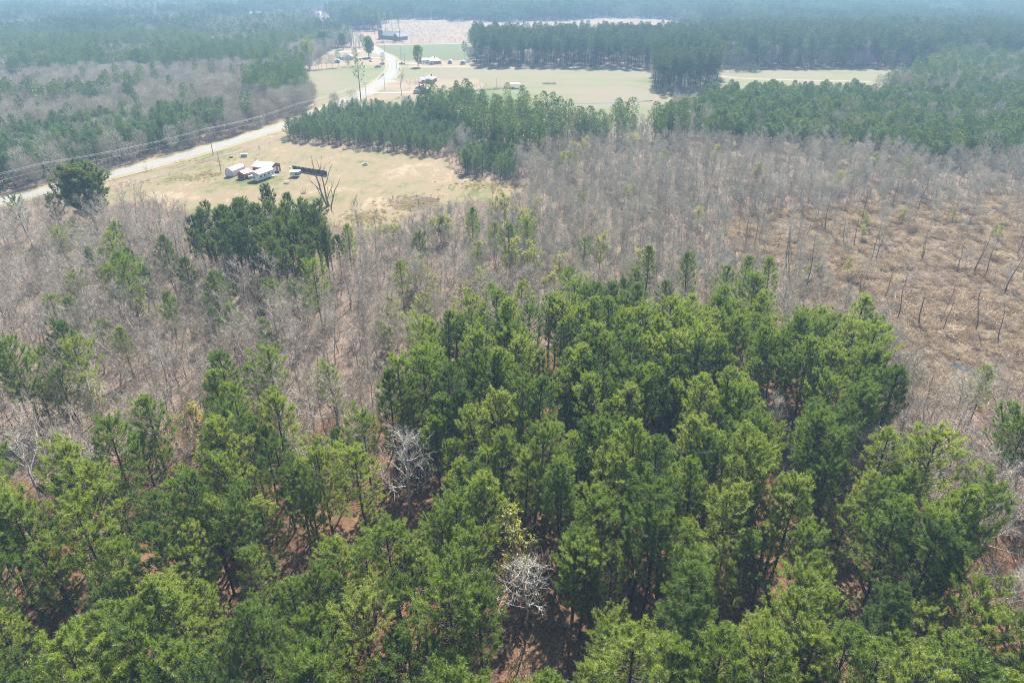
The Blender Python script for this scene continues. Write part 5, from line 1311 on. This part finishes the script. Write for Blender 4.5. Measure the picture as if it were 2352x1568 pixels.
# cars
def car(name, q, rz, mat, label, pickup=False):
    o = tag(empty(name, (*q, 0.1), rz), label, 'truck' if pickup else 'car')
    pr = [(0, .45), (0.05, .85), (1.1, .95), (4.3, .95), (4.6, .8), (4.6, .4)] if not pickup else [(0, .5), (0.05, 1.0), (5.3, 1.05), (5.4, .5)]
    c = MB().prism(pr, 0, 1.8); c.build('body', mat, o)
    cb = [(1.0, .952), (1.75, 1.5), (3.4, 1.5), (4.1, .952)] if not pickup else [(1.3, 1.03), (1.9, 1.8), (3.1, 1.8), (3.4, 1.03)]
    cab = MB().prism(cb, 0.12, 1.68).build('cabin', 'glass', o)
    MB().box(cb[1][0] + .02, cb[2][0] - .02, .15, 1.65, cb[1][1] + .002, cb[1][1] + .05).build('roof', mat, cab)
    for x in (0.85, 3.7 if not pickup else 4.3):
        for y in (0.1, 1.7):
            wt = MB().tube([(x, y - .11, .33), (x, y + .11, .33)], .33, 12).build('wheel', 'dark', o)
            MB().tube([(x, y - .12, .33), (x, y + .12, .33)], .18, 8).build('rim', 'greymetal', wt)
    for y in (0.1, 1.4): part('headlight', 'white', o, (-0.03, -0.004 if not pickup else -0.004, y, y + .3, .65, .8))
car('parked_car', z4(880, 445), R(10), 'paint_white', 'white sedan parked under the round pine by the beige house')
car('parked_car', z4(960, 440), R(-20), 'paint_white', 'white hatchback parked against the porch of the beige house')
car('pickup_truck', z4(255, 455), R(4), 'paint_dark', 'dark pickup truck on the gravel near the road bend', True)
car('parked_car', z3(1075, 1290), R(-50), 'paint_dark', 'dark car on the lawn below the twin pines', False)
car('flatbed_truck', z3(1255, 1490), R(2), 'paint_dark', 'dark low truck on the lawn beside the ditch', True)
car('parked_car', z3(1410, 1385), R(0), 'paint_dark', 'dark car near the ditch left of the road bend', False)
# far white farm buildings on the horizon road
for k, (x, y, wd, lb) in enumerate([(703, 46, 22, 'long white farm building far off beyond the woods'), (752, 43, 9, 'small white farm building far off, middle of three'), (815, 41, 12, 'white farm building far off by the distant lane')]):
    a = G(x / 1.27551, y / 1.27551 + 1); o = tag(empty('far_farm_building', (*a, 0.05), 0.05), lb, 'building')
    MB().prism([(0, 0), (0, 4), (5, 6.5), (10, 4), (10, 0)][::-1], 0, wd).build('wall', 'siding', o); o.rotation_euler.z = R(-80)
    gable_roof(MB(), 0, 10, 0, wd, 4.05, 6.5, 0.5).build('roof', 'white', o)
    part('door', 'trim', o, (3.5, 6.5, -0.08, -0.01, 0, 3.2))

# trees that stand alone round the farms
tree('lone_pine', LONE, z6(1395, 1560), 1.05, 0.5, 'tall lone pine with sparse crown beside the road before the bend', 'pine tree')
tree('yard_pine', YARDPINE, z4(770, 515), 0.95, 1.2, 'rounded dark pine alone on the lawn beside the beige house', 'pine tree')
tree('yard_pine', YARDPINE, z6(1570, 535), 1.0, 2.2, 'dark pine with heavy crown by the white house drive, left of its twin', 'pine tree')
tree('yard_pine', YARDPINE, z6(1605, 545), 0.95, 0.2, 'dark pine with heavy crown by the white house drive, nearer the road', 'pine tree')
tree('yard_pine', YARDPINE, z6(985, 355), 0.85, 4.2, 'dark conical pine on the far lawn above the white house', 'pine tree')
tree('yard_pine', SPREAD, z6(540, 400), 0.95, 3.2, 'dark round pine among bare trees left of the far lawn', 'pine tree')
tree('yard_pine', SPREAD2, z6(215, 800), 1.25, 5.2, 'tall dark pine at the wood edge above the left field', 'pine tree')
for k, (x, y, s2, lb) in enumerate([(230, 240, 0.95, 'thin tall pine left of the church tower'), (268, 225, 0.9, 'thin tall pine right behind the church tower'), (305, 225, 0.95, 'thin tall pine behind the middle of the church roof'), (352, 225, 0.98, 'thin tall pine behind the church transept'), (405, 285, 1.15, 'tallest thin pine in front of the clear-cut right of the church')]):
    tree('thin_pine', THIN, G(x / 3 + 784, y / 3), s2, k * 1.3, lb, 'pine tree')
tree('yard_tree', BARES[3], z4(330, 1265), 1.25, 0.7, 'tall leafless yard tree with raised limbs beside the drive', 'bare tree')
tree('yard_tree', BARES[5], z4(545, 1070), 0.6, 1.7, 'small leafless tree left of the metal roofed house', 'bare tree')
for k, (x, y, s2) in enumerate([(540, 945, 0.9), (690, 970, 0.85), (790, 1030, 1.0)]):
    tree('yard_tree', BARES[k], z3(x, y), s2, k * 2.0, ['leafless tree at the end of the far drive', 'leafless tree between far drive and twin pines', 'leafless tree just left of the twin pines'][k], 'bare tree')
for x, y, s2, lb in [(710, 980, 1.0, 'round grey bush left of the metal roofed house'), (480, 500, 0.9, 'dark bush beside the pickup truck')]:
    b_ = link('yard_bush', SHRUB_G[1], None); b_.location = (*z4(x, y), 0.05); b_.scale = (s2, s2, s2); tag(b_, lb, 'bush')
q = G(1712, 165); b_ = empty('field_thicket', (*q, 0.05)); tag(b_, 'oval thicket of grey-green bushes alone in the right field', 'thicket')
for k in range(26):
    c = link('bush', SHRUB_G[k % 2], b_); c.location = (rng.normal() * 7, rng.normal() * 4, 0); s2 = rng.uniform(1.2, 2.0); c.scale = (s2, s2, s2 * 1.1); c.rotation_euler.z = rng.uniform(0, 6)
# hedge line of dry weeds in the farm field
hq = np.concatenate([np.linspace(z5(70, 515), z5(690, 470), 120), np.linspace(z5(1240, 395), z5(1450, 395), 60)]); hq = hq + rng.normal(size=hq.shape) * [0.5, 0.8]; n = len(hq)
scatter('field_hedge_weeds', P3(hq), SHRUBS, rng.uniform(0, TWO, n), rng.uniform(0.35, 0.7, n), rng.integers(0, 5, n), 'low line of dry weeds along the ditch in the farm field', 'weeds')
# church hedge
hq = np.linspace(z3(1300, 710), z3(2150, 690), 46) + rng.normal(size=(46, 2)) * 1.5
scatter('church_shrubbery', P3(hq), SHRUB_G + SHRUBS, rng.uniform(0, TWO, 46), rng.uniform(0.5, 1.0, 46), rng.integers(0, 7, 46), 'shrubbery in front of the brick church', 'shrubs')
# clear-cut slash and seedlings
p = grid(9.0, 560, 1300, 1.0); p = p[inside(p[:, 0], p[:, 1], POLY['clearcut'])]; n = len(p)
scatter('clear_cut_slash', P3(p), SHRUBS, rng.uniform(0, TWO, n), rng.uniform(0.4, 1.1, n), rng.integers(0, 5, n), 'scattered brush and slash over the pinkish clear-cut', 'brush')
# small green seedlings on the disturbed bank
for k in range(14):
    q = np.array(G(955, 468)) + rng.normal(size=2) * [5.5, 5]
    s2 = rng.uniform(0.25, 0.45); b_ = link('pine_seedling', W_YOUNG[k % 4], None); b_.location = (*q, 0.06); b_.scale = (s2 * .4, s2 * .4, s2 * .4); b_.rotation_euler.z = k
    tag(b_, 'tiny green pine seedling on the bare disturbed bank', 'seedling', 'seedlings on the disturbed bank')
# fence along the road
fp = [G(x, y) for x, y in [(150, 474), (210, 458), (270, 440), (330, 421), (390, 404), (447, 386), (500, 371), (560, 352), (620, 333)]]
for k, q in enumerate(fp):
    g = MB().tube([(0, 0, 0), (0, 0, 1.25)], [0.08, 0.07], 6).build('fence_post', 'polewood'); g.location = (*q, 0.03)
    tag(g, 'weathered wooden fence post in the weedy strip below the road', 'post', 'fence posts below the road')

# ------------------------------------------------------------------ the air
hb = MB().box(-27000, 27000, -27000, 27000, -1.5, 76.0)
hz = hb.build('haze', [])
hz['kind'] = 'stuff'
hm = bpy.data.materials.new('haze_air'); hm.use_nodes = True
for nd in list(hm.node_tree.nodes): hm.node_tree.nodes.remove(nd)
ho = hm.node_tree.nodes.new('ShaderNodeOutputMaterial')
pv = hm.node_tree.nodes.new('ShaderNodeVolumePrincipled')
pv.inputs['Color'].default_value = (0.44, 0.71, 1.0, 1)
pv.inputs['Density'].default_value = HAZE_DENSITY
pv.inputs['Anisotropy'].default_value = 0.0
hm.node_tree.links.new(pv.outputs[0], ho.inputs['Volume'])
hz.data.materials.append(hm)
